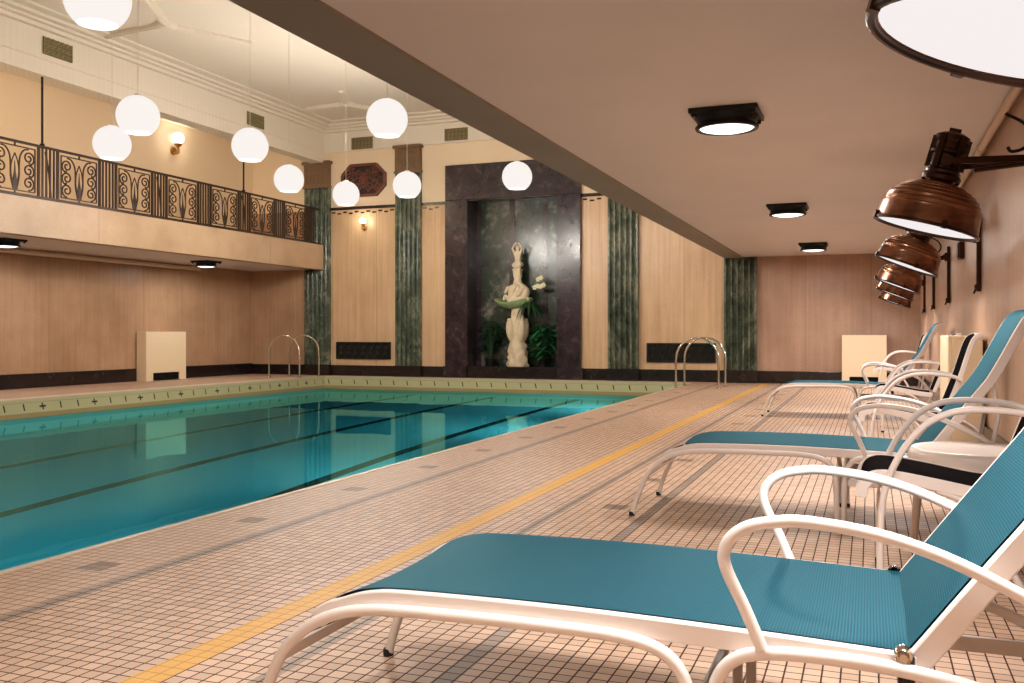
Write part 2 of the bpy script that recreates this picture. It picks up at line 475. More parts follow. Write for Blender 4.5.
# baseboards
slab('baseboard_back', MAT['base'], (XL, NX0-0.0, Y1-0.035, Y1+0.02, 0, 0.25), (NX1, XW, Y1-0.035, Y1+0.02, 0, 0.25), (NX0, NX1, Y1-0.06, Y1+0.02, 0, 0.262), bevel=0.006)
slab('baseboard_left', MAT['base'], (XL-0.02, XL+0.035, Y0, Y1-0.035, 0, 0.27), bevel=0.006)
slab('baseboard_right', MAT['base'], (XW-0.03, XW+0.02, Y0, Y1-0.035, 0, 0.25), bevel=0.006)

# ceilings ----------------------------------------------------------
slab('ceiling_main', MAT['ceiling'], (XB, -2.79, Y0, Y1, ZC, ZC+0.15))
slab('ceiling_low_right', MAT['soffit'], (-2.42, XW, Y0, Y1, ZS, ZS+0.12))
slab('ceiling_low_left', MAT['soffit'], (XL, XB-0.22, Y0, Y1, ZS, ZS+0.1))
slab('ceiling_gallery', MAT['ceiling'], (XL, XB-0.2, Y0, Y1, ZG, ZG+0.15))
slab('beam_right', MAT['beam'], (-2.79, -2.42, Y0, Y1, ZS-0.02, ZB))
slab('balcony_slab', MAT['fascia'], (XB-0.22, XB, Y0, Y1-0.02, ZS-0.02, ZB))
slab('balcony_floor', MAT['cream'], (XL, XB-0.22, Y0, Y1, ZB-0.3, ZB))
slab('frieze_left', MAT['frieze'], (XB-0.25, XB, Y0, Y1, 5.20, ZC), (XB-0.30, XB+0.03, Y0, Y1, 5.14, 5.22), (XB, XB+0.02, Y0, Y1, 5.40, 5.43))
# stepped cornice round the main ceiling
bm = new_bm()
for k, (d, z) in enumerate(((0.10, 5.86), (0.20, 5.92), (0.32, 5.96), (0.50, 6.01))):
    box(bm, XB, XB+d, Y0, Y1-0.05, z, ZC)
    box(bm, XB+d, -2.79, Y1-0.05-d, Y1-0.05, z, ZC)
    box(bm, -2.79-d, -2.79, Y0, Y1-0.05-d, z, ZC)
struct('trim_5', bm, MAT['ceiling'], bevel=0.008)
# three-armed strap mouldings on the main ceiling
k = 6
for yy in (6.5, 12.1, 17.65):
    for xx, flip in ((-10.67, 1), (-4.5, -1)):
        bm = new_bm()
        for a in (176, 63, -64):
            ang = math.radians(a if flip == 1 else 180-a)
            L = 1.45 if yy < 17 else 1.05
            M = Matrix.Translation((xx, yy, 0)) @ Matrix.Rotation(ang, 4, 'Z')
            box(bm, 0.12, L, -0.07, 0.07, ZC-0.05, ZC+0.01, M)
            box(bm, 0.12, L+0.03, -0.035, 0.035, ZC-0.07, ZC, M)
        lathe(bm, [(0.0, ZC-0.10), (0.10, ZC-0.09), (0.16, ZC-0.05), (0.17, ZC+0.01)], 24, Matrix.Translation((xx, yy, 0)))
        struct('trim_%d' % k, bm, MAT['ceiling'], bevel=0.01); k += 1

# ------------------------------------------------------------------ niche (setting) and its stone surround
bm = new_bm()
box(bm, NX0, NX1, NY, NY+0.15, 0.0, NZ1+0.1)
struct('niche_back', bm, MAT['green_dark'])
bm = new_bm()
box(bm, NX0-0.1, NX0, Y1+0.02, NY+0.1, 0, NZ1+0.1); box(bm, NX1, NX1+0.1, Y1+0.02, NY+0.1, 0, NZ1+0.1)
box(bm, NX0-0.1, NX1+0.1, Y1+0.02, NY+0.1, NZ1, NZ1+0.15)
box(bm, NX0, NX1, Y1+0.02, NY, 0.1, NZ0)
for c in (-8.54, -7.70, -6.89):
    box(bm, c-0.06, c+0.06, NY-0.03, NY, NZ0, NZ1)
struct('niche_lining', bm, MAT['purple'])

t = thing('niche_surround', 'tall purple-black polished marble frame around the fountain niche', 'portal', (-7.5, Y1, 0))
def loc_box(name, mat, parent, origin, *b, bevel=0.0):
    bm = new_bm()
    for (x0, x1, y0, y1, z0, z1) in b:
        box(bm, x0-origin[0], x1-origin[0], y0-origin[1], y1-origin[1], z0-origin[2], z1-origin[2])
    return obj(name, bm, mat, parent, bevel=bevel)
o_ = (-7.5, Y1, 0)
loc_box('jamb', MAT['purple'], t, o_, (-9.12, NX0+0.02, Y1-0.10, Y1-0.003, 0.25, NZ1), (-9.17, NX0+0.0, Y1-0.12, Y1-0.003, 0.0, 0.262), bevel=0.012)
loc_box('jamb', MAT['purple'], t, o_, (NX1-0.02, -5.87, Y1-0.10, Y1-0.003, 0.25, NZ1), (NX1-0.0, -5.82, Y1-0.12, Y1-0.003, 0.0, 0.262), bevel=0.012)
loc_box('lintel', MAT['purple'], t, o_, (-9.12, -5.87, Y1-0.10, Y1-0.003, NZ1, 4.87), bevel=0.012)

# ------------------------------------------------------------------ fluted pilasters
def pilaster(x0, x1, z0, ztop, label, capital):
    cx = (x0+x1)/2; w = (x1-x0)
    t = thing('fluted_pilaster', label, 'pilaster', (cx, Y1-0.003, 0), 0, 'fluted green marble pilasters')
    zc = ztop-0.64 if capital else ztop
    # fluted shaft: scalloped front profile extruded upwards
    prof = [(-w/2, 0.0)]
    nf = 5; m = 0.03; fw = (w-2*m)/nf
    prof += [(-w/2, -0.11)]
    for f in range(nf):
        a = -w/2+m+f*fw
        prof.append((a+0.012, -0.11))
        for s in range(1, 6):
            th = PI*s/6
            prof.append((a+fw/2-(fw/2-0.012)*math.cos(th), -0.11+0.07*math.sin(th)))
        prof.append((a+fw-0.012, -0.11))
    prof += [(w/2, -0.11), (w/2, 0.0)]
    bm = new_bm(); prism(bm, prof, 'z', z0, zc)
    obj('shaft', bm, MAT['green'], t, smooth=40)
    bm = new_bm(); box(bm, -w/2-0.02, w/2+0.02, -0.13, 0, 0.0, z0)
    obj('plinth', bm, MAT['base'], t, bevel=0.008)
    if capital:
        bm = new_bm()
        box(bm, -w/2-0.0, w/2+0.0, -0.13, 0, zc, ztop-0.06)
        box(bm, -w/2-0.04, w/2+0.04, -0.17, 0, ztop-0.06, ztop+0.01)
        box(bm, -w/2-0.02, w/2+0.02, -0.145, 0, zc, zc+0.05)
        for i in range(6):           # relief leaves
            xx = -w/2+0.06+i*(w-0.12)/5
            ball(bm, (xx, -0.13, zc+0.22), 0.05, 8, 0.8, 0.6, 2.4)
            ball(bm, (xx, -0.13, zc+0.44), 0.045, 8, 0.9, 0.6, 1.6)
        obj('capital', bm, MAT['bronze'], t)
    return t
pilaster(-12.90, -12.21, 0.26, 5.18, 'fluted green marble pilaster with bronze capital at the end of the balcony railing', True)
pilaster(-10.40, -9.755, 0.26, 5.40, 'fluted green marble pilaster with bronze capital just left of the fountain niche', True)
pilaster(-5.26, -4.60, 0.26, 5.40, 'fluted green marble pilaster right of the niche, top cut off by dark beam', True)
pilaster(-2.80, -2.145, 0.26, ZS-0.005, 'short fluted green pilaster carrying the dark beam under the low ceiling', False)

# ------------------------------------------------------------------ grilles, vents, plaque
def grille(x0, x1, z0, z1, label):
    cx, cz = (x0+x1)/2, (z0+z1)/2; w, h = x1-x0, z1-z0
    t = thing('wall_grille', label, 'grille', (cx, Y1, z0), 0, 'dark scrollwork wall grilles')
    bm = new_bm(); box(bm, -w/2, w/2, -0.012, 0.0, 0, h)
    obj('backing', bm, MAT['dark_hole'], t)
    bm = new_bm(); f = 0.035
    box(bm, -w/2, w/2, -0.04, -0.012, 0, f); box(bm, -w/2, w/2, -0.04, -0.012, h-f, h)
    box(bm, -w/2, -w/2+f, -0.04, -0.012, f, h-f); box(bm, w/2-f, w/2, -0.04, -0.012, f, h-f)
    obj('frame', bm, MAT['black_iron'], t)
    bm = new_bm(); n = 7; cw = (w-2*f)/n
    for i in range(n):
        c = -w/2+f+cw*(i+0.5)
        for s in (-1, 1):
            pts = []
            for k in range(15):
                a = k/14*2.6*PI; r = cw*0.26*(1-k/18)
                pts.append((c+s*(cw*0.22+r*math.cos(a)*0.9-cw*0.2), -0.026, h/2+s*0.07+r*math.sin(a)*1.1))
            sweep(bm, pts, circ(0.008, 6))
        sweep(bm, [(c-cw/2, -0.026, f), (c-cw*0.2, -0.026, h*0.35), (c+cw*0.2, -0.026, h*0.65), (c+cw/2, -0.026, h-f)], circ(0.009, 6))
    obj('scrollwork', bm, MAT['grille_metal'], t, smooth=60)
grille(-12.05, -10.57, 0.40, 0.81, 'dark scrollwork grille low on the wall between left pilasters')
grille(-4.43, -2.98, 0.40, 0.81, 'dark scrollwork grille low on the wall behind right pool ladder')

def vent(loc, rotz, label):
    t = thing('frieze_vent', label, 'vent', loc, rotz, 'small bronze vents in the upper frieze')
    w, h = 0.56, 0.28
    bm = new_bm(); box(bm, -w/2, w/2, -0.012, 0.0, -h/2, h/2); obj('backing', bm, MAT['bronze'], t)
    bm = new_bm()
    for i in range(6):
        for j in range(3):
            cx, cz = -w/2+(i+0.5)*w/6, -h/2+(j+0.5)*h/3
            lathe(bm, [(0.022, 0), (0.036, 0.004), (0.040, 0.014), (0.03, 0.02), (0.02, 0.012)], 10, Matrix.Translation((cx, -0.012, cz)) @ Matrix.Rotation(PI/2, 4, 'X'))
    for i in range(7):
        xx = -w/2+i*w/6; box(bm, xx-0.008, xx+0.008, -0.03, -0.012, -h/2, h/2)
    obj('lattice', bm, MAT['verdigris'], t)
vent((XB+0.002, 11.48, 5.63), PI/2, 'small bronze vent on left frieze, near top left photo corner')
vent((XB+0.002, 16.70, 5.60), PI/2, 'small bronze vent on left frieze, just behind a hanging globe')
vent((-11.31, Y1-0.051, 5.56), 0, 'small bronze vent on end wall above the octagonal plaque')
vent((-8.85, Y1-0.051, 5.58), 0, 'small bronze vent on end wall above the niche, beside dark beam')

t = thing('relief_plaque', 'octagonal dark red-brown carved relief plaque high on the end wall', 'plaque', (-11.29, Y1, 4.675))
def octo(w, h, c): return [(-w/2+c, -h/2), (w/2-c, -h/2), (w/2, -h/2+c), (w/2, h/2-c), (w/2-c, h/2), (-w/2+c, h/2), (-w/2, h/2-c), (-w/2, -h/2+c)]
bm = new_bm(); prism(bm, octo(1.20, 0.78, 0.24), 'y', -0.04, 0.02); obj('backing', bm, MAT['plaque_dark'], t)
bm = new_bm()
o8 = [(p[0], -0.045, p[1]) for p in octo(1.15, 0.73, 0.23)]
for a, b in zip(o8, o8[1:]+o8[:1]): sweep(bm, [a, b], rect(0.07, 0.06), up=(0, 1, 0))
obj('frame', bm, MAT['plaque'], t)
bm = new_bm(); rr = random.Random(3)
for sx in (-1, 1):
    for (cx, cz, R, ph) in ((0.13, 0.12, 0.11, 0.4), (0.16, -0.14, 0.12, 2.0), (0.36, 0.06, 0.11, 1.2), (0.38, -0.16, 0.09, 3.0), (0.33, 0.24, 0.08, 0.1)):
        pts = []
        for k in range(20):
            a = ph+k/19*3.0*PI; q = R*(1-k/24)
            pts.append((sx*(cx+q*math.cos(a)), -0.052, cz+q*math.sin(a)))
        sweep(bm, pts, circ(0.016, 6))
        for k in range(5):
            a = ph+k*1.25
            ball(bm, (sx*(cx+R*1.05*math.cos(a)), -0.048, cz+R*1.05*math.sin(a)), 0.024, 8, 1.3, 0.6, 1.0)
ball(bm, (0, -0.05, 0.0), 0.07, 14, 0.9, 0.5, 1.5)
for k in range(12):
    a = k*PI/6; ball(bm, (0.10*math.cos(a), -0.046, 0.17*math.sin(a)), 0.022, 8, 1, 0.6, 1)
for k in range(26):
    ball(bm, (rr.uniform(-.5, .5), -0.042, rr.uniform(-.3, .3)), rr.uniform(.012, .024), 8, 1, .6, 1)
obj('carving', bm, MAT['plaque'], t, smooth=60)

# ------------------------------------------------------------------ balcony railing
RX, RZ0, RZ1 = XB-0.08, ZB, 4.03
t = thing('balcony_railing', 'dark wrought iron scroll railing along the left balcony', 'railing', (RX, 0, ZB))
RH = RZ1-ZB
ya, yb = 7.6, 19.36
bm = new_bm(); box(bm, -0.03, 0.03, ya, yb, RH-0.035, RH); obj('handrail', bm, MAT['iron'], t, bevel=0.006)
bm = new_bm(); box(bm, -0.02, 0.02, ya, yb, 0.03, 0.06); box(bm, -0.022, 0.022, ya, yb, 0.0, 0.025); obj('bottom_rail', bm, MAT['iron'], t)
def scroll_panel_bm():
    bm = new_bm(); W, H = 0.89, RH
    for s in (-1, 1): box(bm, -0.018, 0.018, s*W/2-0.018, s*W/2+0.018, 0.0, H-0.03)
    z0, z1 = 0.10, H-0.09
    a = W/2-0.07
    for s in (-1, 1): box(bm, -0.008, 0.008, s*a-0.009, s*a+0.009, z0, z1)
    box(bm, -0.008, 0.008, -a, a, z0-0.009, z0+0.009); box(bm, -0.008, 0.008, -a, a, z1-0.009, z1+0.009)
    box(bm, -0.008, 0.008, -0.012, 0.012, 0.05, z0); box(bm, -0.008, 0.008, -0.012, 0.012, z1, H-0.03)
    def c(pts, r=0.013): sweep(bm, [(0, p[0], p[1]) for p in pts], circ(r, 6))
    # spiral scrolls, three to a side
    hh = (z1-z0)
    for s in (-1, 1):
        for k, zc in enumerate((z0+hh*0.19, z0+hh*0.48, z0+hh*0.77)):
            pts = []
            R = hh*0.165
            for i in range(23):
                an = PI*0.5+i/22*3.1*PI
                r = R*(1-i/28)
                pts.append((s*(a-R-0.005-r*math.cos(an)*1.0), zc-r*math.sin(an)*(1.0)))
            c(pts)
            if k < 2: c([(s*(a-R), zc+R), (s*(a-R*0.5), zc+R*1.0), (s*(a-R), zc+R*1.1)], 0.009)
        # long arches sweeping from the middle foot to the top scroll
        arch = catmull([(s*0.03, 0, z0+0.02), (s*0.075, 0, z0+hh*0.3), (s*0.08, 0, z0+hh*0.6), (s*0.10, 0, z0+hh*0.80), (s*0.17, 0, z0+hh*0.94), (s*(a-0.125), 0, z0+hh*0.965)], 5)
        c([(p.x, p.z) for p in arch])
        oval = catmull([(s*0.012, 0, z0+0.04), (s*0.07, 0, z0+hh*0.35), (s*0.06, 0, z0+hh*0.62), (s*0.0, 0, z0+hh*0.84)], 5)
        c([(p.x, p.z) for p in oval], 0.010)
    # solid leaf blade in the middle
    prism(bm, [(-0.035, z0), (0.035, z0), (0.04, z0+hh*0.2), (0.012, z0+hh*0.42), (0, z0+hh*0.66), (-0.012, z0+hh*0.42), (-0.04, z0+hh*0.2)], 'x', -0.007, 0.007)
    return bm
p0 = obj('scroll_panel', scroll_panel_bm(), MAT['iron'], t, smooth=50)
bm = new_bm(); box(bm, -0.012, 0.012, -0.012, 0.012, 0.05, RH-0.03)
b0 = obj('baluster', bm, MAT['iron'], t)
bm = new_bm(); sweep(bm, [(-0.03, -0.09, RH-0.08), (-0.03, -0.015, RH*0.5), (-0.03, 0.02, 0.03)], circ(0.016, 8))
s0 = obj('brace', bm, MAT['iron'], t)
first = True
for k in range(-3, 6):
    yc = 11.55+1.265*k+0.46
    if yc-0.4 < ya: continue
    if first: p = p0; first = False; fb = True; fs = True
    else: p = p0.copy(); COL.objects.link(p); p.parent = t
    p.location = (0, yc, 0)
    for j in range(4):
        yy = yc+0.445+0.375*(j+1)/5
        if yy > yb-0.02: continue
        b = b0 if fb else b0.copy()
        if not fb: COL.objects.link(b); b.parent = t
        fb = False
        b.location = (0, yy, 0)
    if k % 2:
        b = s0 if fs else s0.copy()
        if not fs: COL.objects.link(b); b.parent = t
        fs = False
        b.location = (0, yc+0.445+0.25, 0)
for yy, lab in ((11.26, 'thin dark iron hanger rod above railing near the left photo edge'), (16.42, 'thin dark iron hanger rod above railing, below a hanging globe')):
    bm = new_bm(); sweep(bm, [(0, 0, 0), (0, 0, 5.15-RZ1)], circ(0.018, 8))
    lathe(bm, [(0.0, 0.0), (0.04, 0.0), (0.035, 0.03), (0.018, 0.04)], 12)
    tag(obj('hanger_rod', bm, MAT['black_iron'], loc=(RX, yy, RZ1)), lab, 'rod', 'iron hanger rods over the railing')

# ------------------------------------------------------------------ lights helper
def point_light(loc, power, radius, col):
    l = bpy.data.lights.new('lamp_light', 'POINT'); l.energy = power; l.shadow_soft_size = radius; l.color = col
    o = bpy.data.objects.new('lamp_light', l); o.location = loc; COL.objects.link(o); return o
def disk_light(loc, power, size, col, rot=(0, 0, 0), spread=PI):
    l = bpy.data.lights.new('lamp_light', 'AREA'); l.shape = 'DISK'; l.size = size; l.energy = power; l.color = col; l.spread = spread
    o = bpy.data.objects.new('lamp_light', l); o.location = loc; o.rotation_euler = rot; COL.objects.link(o); return o
WARM = (1.0, 0.95, 0.89); WARM2 = (1.0, 0.86, 0.70); PEACH = (1.0, 0.93, 0.84)

# ------------------------------------------------------------------ globe pendants
def globe_mesh():
    R = 0.245
    bm = new_bm()
    prof = []
    a0 = math.acos(0.80)
    for i in range(19):
        a = -PI/2+a0+(PI-a0)*i/18 if False else (-PI/2+a0)+(PI-a0-0.10)*i/18
        prof.append((R*math.cos(a), R*math.sin(a)))
    lathe(bm, prof, 40)
    return bm, R
H_ = 2.58
G = [(-2.127, 2.121, 'largest white globe pendant, cut off by the top photo edge'),
     (-3.105, 3.335, 'white globe pendant in front of gallery, upper one of the overlapping pair'),
     (-3.684, 3.773, 'white globe pendant just above the railing, lower one of the overlapping pair'),
     (-3.045, 4.073, 'white globe pendant hanging in front of a frieze vent and hanger rod'),
     (-3.476, 5.050, 'white globe pendant just left of the capital at railing end'),
     (-2.077, 3.793, 'white globe pendant close below the dark beam, above the plaque'),
     (-3.468, 5.733, 'white globe pendant overlapping the lower left of the octagonal plaque'),
     (-2.880, 5.535, 'white globe pendant in front of the second green pilaster'),
     (-2.071, 5.470, 'white globe pendant in front of the niche lintel')]
gp = None
for (gx, gy, lab) in G:
    loc = (gx*H_, gy*H_, 1+H_-0.028)
    if gp is None:
        gp = thing('globe_pendant', lab, 'pendant lamp', loc, 0, 'white globe pendants over the pool')
        bm, R = globe_mesh(); gs = obj('globe_shade', bm, MAT['globe'], gp, smooth=180)
        bm = new_bm(); lathe(bm, [(0.0, -R*0.79), (R*0.60, -R*0.80)], 32)
        d = obj('lamp_opening', bm, MAT['globe_open'], gs); d['label'] = 'bright flat opening under the globe'
        bm = new_bm(); lathe(bm, [(0.03, R*0.96), (0.045, R*1.0), (0.04, R*1.06), (0.0, R*1.08)], 16); obj('cap', bm, MAT['cord'], gp, smooth=60)
        bm = new_bm(); sweep(bm, [(0, 0, R), (0, 0, ZC-1-H_+0.03)], circ(0.004, 6)); obj('cord', bm, MAT['cord'], gp)
    else:
        dup(gp, lab, loc)
    point_light(loc, 1500 if gy > 5 else 620, 0.255, PEACH)

# ------------------------------------------------------------------ round ceiling lights on square plates
def ceiling_light(loc, label, first=None):
    if first: return dup(first, label, loc)
    t = thing('ceiling_light', label, 'ceiling light', loc, 0, 'round ceiling lights on dark square plates')
    bm = new_bm(); box(bm, -0.235, 0.235, -0.225, 0.225, -0.035, 0.0)
    for sx in (-1, 1):
        for sy in (-1, 1): lathe(bm, [(0.0, -0.06), (0.018, -0.058), (0.02, -0.035)], 10, Matrix.Translation((sx*0.20, sy*0.19, 0)))
    obj('base_plate', bm, MAT['black_iron'], t, bevel=0.006)
    bm = new_bm(); lathe(bm, [(0.222, -0.03), (0.215, -0.05), (0.205, -0.065), (0.208, -0.09), (0.222, -0.105), (0.218, -0.12), (0.198, -0.123), (0.19, -0.105), (0.19, -0.04)], 40)
    hs = obj('housing', bm, MAT['black_iron'], t, smooth=45)
    bm = new_bm(); lathe(bm, [(0.0, -0.140), (0.07, -0.138), (0.13, -0.131), (0.18, -0.118), (0.193, -0.105)], 40)
    d = obj('lens', bm, MAT['lens'], hs, smooth=180); d['label'] = 'glowing white round lens'
    return t
c0 = None
for i, (x, y, lab) in enumerate(((-0.95, 6.72, 'round ceiling light on square black plate, nearest on low ceiling'), (-0.94, 11.85, 'round ceiling light on square black plate, middle of the low ceiling row'),
        (-0.92, 17.0, 'round ceiling light on square black plate, farthest on low ceiling'), (-13.4, 11.4, 'round dark ceiling light under balcony, cut off by the left photo edge'),
        (-13.4, 16.4, 'round dark ceiling light under balcony, above the cream heater cover'))):
    o = ceiling_light((x, y, ZS), lab, c0)
    c0 = c0 or o
for y in (1.5, 6.72, 11.85, 17.0): disk_light((-0.94, y, ZS-0.15), 38, 0.38, WARM)
disk_light((-0.94, -2.6, ZS-0.03), 42, 0.38, WARM)
for y in (1.2, 6.3, 11.4, 16.4): disk_light((-13.4, y, ZS-0.15), 16, 0.38, WARM)

# ------------------------------------------------------------------ copper wall lamps over the loungers
LTILT = math.radians(17)
def copper_lamp(loc, label, first=None):
    if first: return dup(first, label, loc)
    t = thing('copper_lamp', label, 'wall lamp', loc, 0, 'copper reflector lamps along the right wall')
    M = Matrix.Rotation(LTILT, 4, 'Y')
    R = 0.27
    prof = [(R, 0.0), (R*0.995, 0.02), (R*0.985, 0.035), (R*0.96, 0.085)]
    r0, z0 = R*0.95, 0.10
    for i in range(0, 9):      # spun dome with stepped ribs
        a = i/8*PI/2*0.86
        r = R*0.93*math.cos(a)**0.9; z = 0.105+0.150*math.sin(a)
        prof += [(r+0.006, z-0.006), (r+0.007, z-0.001), (r-0.001, z+0.003)]
    prof += [(0.085, 0.272), (0.08, 0.285)]
    inner = [(r-0.006, z-0.004) for r, z in prof[::-1]]
    bm = new_bm(); lathe(bm, prof+inner[:-2]+[(R-0.012, 0.006), (R, 0.0)], 48, M)
    sh = obj('shade', bm, MAT['copper'], t, smooth=35)
    bm = new_bm(); tube_pts = [(R*1.005*math.cos(a), R*1.005*math.sin(a), 0.0) for a in [2*PI*i/48 for i in range(49)]]
    sweep(bm, [M @ Vector(p) for p in tube_pts], circ(0.010, 8), caps=False)
    for a in (0.3, 1.87, 3.44, 5.0):
        box(bm, R*0.98, R*1.06, -0.012, 0.012, -0.012, 0.03, M @ Matrix.Rotation(a, 4, 'Z'))
    obj('rim_ring', bm, MAT['copper_dark'], sh, smooth=40)
    bm = new_bm(); lathe(bm, [(0.0, 0.016), (R*0.5, 0.012), (R*0.965, 0.006)], 48, M)
    d = obj('diffuser', bm, MAT['diffuser'], sh, smooth=180); d['label'] = 'glowing white round diffuser'
    # finned neck housing
    bm = new_bm()
    lathe(bm, [(0.10, 0.262), (0.105, 0.285), (0.09, 0.30), (0.092, 0.315), (0.082, 0.325), (0.082, 0.40), (0.094, 0.41), (0.094, 0.425), (0.082, 0.435), (0.082, 0.47), (0.09, 0.48), (0.088, 0.51), (0.06, 0.525), (0.0, 0.53)], 24, M)
    for i in range(6):
        box(bm, 0.07, 0.10, -0.014, 0.014, 0.33, 0.50, M @ Matrix.Rotation(i*PI/3, 4, 'Z'))
    box(bm, -0.03, 0.03, -0.03, 0.03, 0.52, 0.55, M)
    obj('neck_housing', bm, MAT['copper_dark'], t, smooth=35)
    # twin bar arm back to the wall
    c = M @ Vector((0.0, 0, 0.36))
    wx = XW-loc[0]-0.003
    bm = new_bm()
    for s in (-1, 1):
        sweep(bm, [(c.x-0.01, s*0.10, c.z), (c.x+0.16, s*0.095, c.z-0.005), (wx-0.03, s*0.02, c.z+0.0)], rect(0.012, 0.035), up=(0, 1, 0))
    sweep(bm, [(c.x, -0.11, c.z), (c.x, 0.11, c.z)], circ(0.028, 12))
    sweep(bm, [(c.x+0.14, 0, c.z-0.045), (wx-0.06, 0, c.z-0.02)], circ(0.012, 8))
    ball(bm, (wx-0.05, 0, c.z), 0.04, 12)
    obj('arm', bm, MAT['copper_dark'], t, smooth=40)
    bm = new_bm()
    tube(bm, [(wx-0.22, 0.0, c.z+0.25), (wx-0.13, 0.0, c.z+0.19), (wx-0.10, 0, c.z+0.12), (wx-0.13, 0, c.z+0.06), (wx-0.19, 0, c.z+0.045), (wx-0.21, 0, c.z+0.07)], 0.009, 8, 4)
    obj('cable_hook', bm, MAT['black_iron'], t, smooth=60)
    bm = new_bm()
    zt, zb = 2.05-loc[2], 1.37-loc[2]
    box(bm, wx-0.035, wx, -0.03, 0.03, zb, zt)
    box(bm, wx-0.05, wx, -0.045, 0.045, zb+0.02, zb+0.06); box(bm, wx-0.06, wx, -0.05, 0.05, c.z-0.05, c.z+0.05)
    sweep(bm, [(wx-0.03, 0, zb+0.04), (wx-0.055, 0, zb-0.02)], circ(0.010, 8))
    obj('wall_bracket', bm, MAT['copper_dark'], t, bevel=0.004)
    return t
for (x, y, z, tilt, lab) in ((0.26, 2.0, 1.555, 17, 'large copper reflector lamp cut off by the top right photo corner'),
                       (0.285, 5.60, 1.585, 16, 'copper reflector lamp second from camera, with whole dome, neck and arm visible'),
                       (0.30, 9.0, 1.612, 22, 'copper reflector lamp third from camera, just under the second lamp dome'),
                       (0.31, 12.3, 1.59, 22, 'copper reflector lamp fourth from camera, directly under the third dome'),
                       (0.345, 15.1, 1.592, 22, 'copper reflector lamp fifth from camera, between fourth and the lowest small one'),
                       (0.40, 17.6, 1.547, 20, 'smallest and lowest-looking copper reflector lamp at the far end of the row')):
    LTILT = math.radians(tilt)
    copper_lamp((x, y, z), lab)
    p = Vector((x, y, z)) + Matrix.Rotation(LTILT, 4, 'Y') @ Vector((0, 0, -0.02))
    disk_light(p, 46 if y < 3 else 24, 0.5, (1.0, 0.93, 0.88), (0, LTILT, 0))

# ------------------------------------------------------------------ pipes and small wall fittings
bm = new_bm(); sweep(bm, [(XW-0.045, Y0, ZS-0.05), (XW-0.045, Y1-0.02, ZS-0.05)], circ(0.028, 12))
t = thing('conduit_pipe', 'pale painted pipe along the right wall just under the low ceiling', 'pipe', (0, 0, 0))
obj('pipe', bm, MAT['pipe'], t, smooth=60)
for y in (1.5, 4.3, 6.3, 8.5, 11, 14, 17):
    bm = new_bm(); sweep(bm, [(XW-0.045, y, ZS-0.05), (XW-0.045, y+0.08, ZS-0.05)], circ(0.036, 12)); obj('coupling', bm, MAT['pipe'], t, smooth=50)
bm = new_bm(); sweep(bm, [(XL+0.10, 6.0, ZS-0.085), (XL+0.10, 17.4, ZS-0.085)], circ(0.042, 10))
tag(obj('conduit_pipe', bm, MAT['pipe'], smooth=60), 'pale painted pipe under the balcony ceiling along the left wall', 'pipe')
bm = new_bm(); box(bm, -0.05, 0, -0.10, 0.10, -0.09, 0.09); box(bm, -0.062, -0.05, -0.085, 0.085, -0.075, 0.075)
tag(obj('junction_box', bm, MAT['copper_dark'], bevel=0.006, loc=(XW, 10.6, 1.86)), 'small brown square box on right wall behind copper lamps', 'box')

# sconces
def sconce(loc, rotz, label, s=1.0):
    t = thing('wall_sconce', label, 'wall lamp', loc, rotz, 'lit globe sconces')
    bm = new_bm(); lathe(bm, [(0.0, 0.0), (0.06*s, 0.0), (0.055*s, 0.02), (0.03*s, 0.035), (0, 0.04)], 16, Matrix.Rotation(PI/2, 4, 'X')); 
    obj('back_plate', bm, MAT['brass'], t, smooth=40)
    a = -0.085*s
    bm = new_bm(); tube(bm, [(0, -0.02, 0), (0, a*0.6, -0.04*s), (0, a, -0.01*s), (0, a, 0.06*s)], 0.014*s, 8, 5)
    for q in (-1, 1): tube(bm, [(0, -0.03, 0.0), (q*0.05*s, -0.05*s, -0.03*s), (q*0.06*s, -0.05*s, 0.03*s), (q*0.035*s, -0.05*s, 0.04*s)], 0.009*s, 6, 4)
    lathe(bm, [(0.02*s, 0.05*s), (0.05*s, 0.075*s), (0.055*s, 0.095*s), (0.0, 0.095*s)], 14, Matrix.Translation((0, a, 0)))
    obj('arm', bm, MAT['brass'], t, smooth=50)
    bm = new_bm(); ball(bm, (0, a, 0.17*s), 0.082*s, 20)
    d = obj('glass_shade', bm, MAT['sconce_glow'], t, smooth=180); d['label'] = 'glowing round glass shade'
sconce((-11.28, Y1-0.002, 3.53), 0, 'small lit wall sconce on end wall below the octagonal plaque')
sconce((XL+0.002, 16.64, 5.08), PI/2, 'lit globe sconce on gallery wall above the balcony railing', 1.6)
point_light((-11.28, Y1-0.15, 3.70), 12, 0.10, (1, 0.88, 0.68))
for yy in (2.5, 9.6, 16.64): point_light((XL+0.14, yy, 5.35), 90, 0.15, (1, 0.86, 0.66))

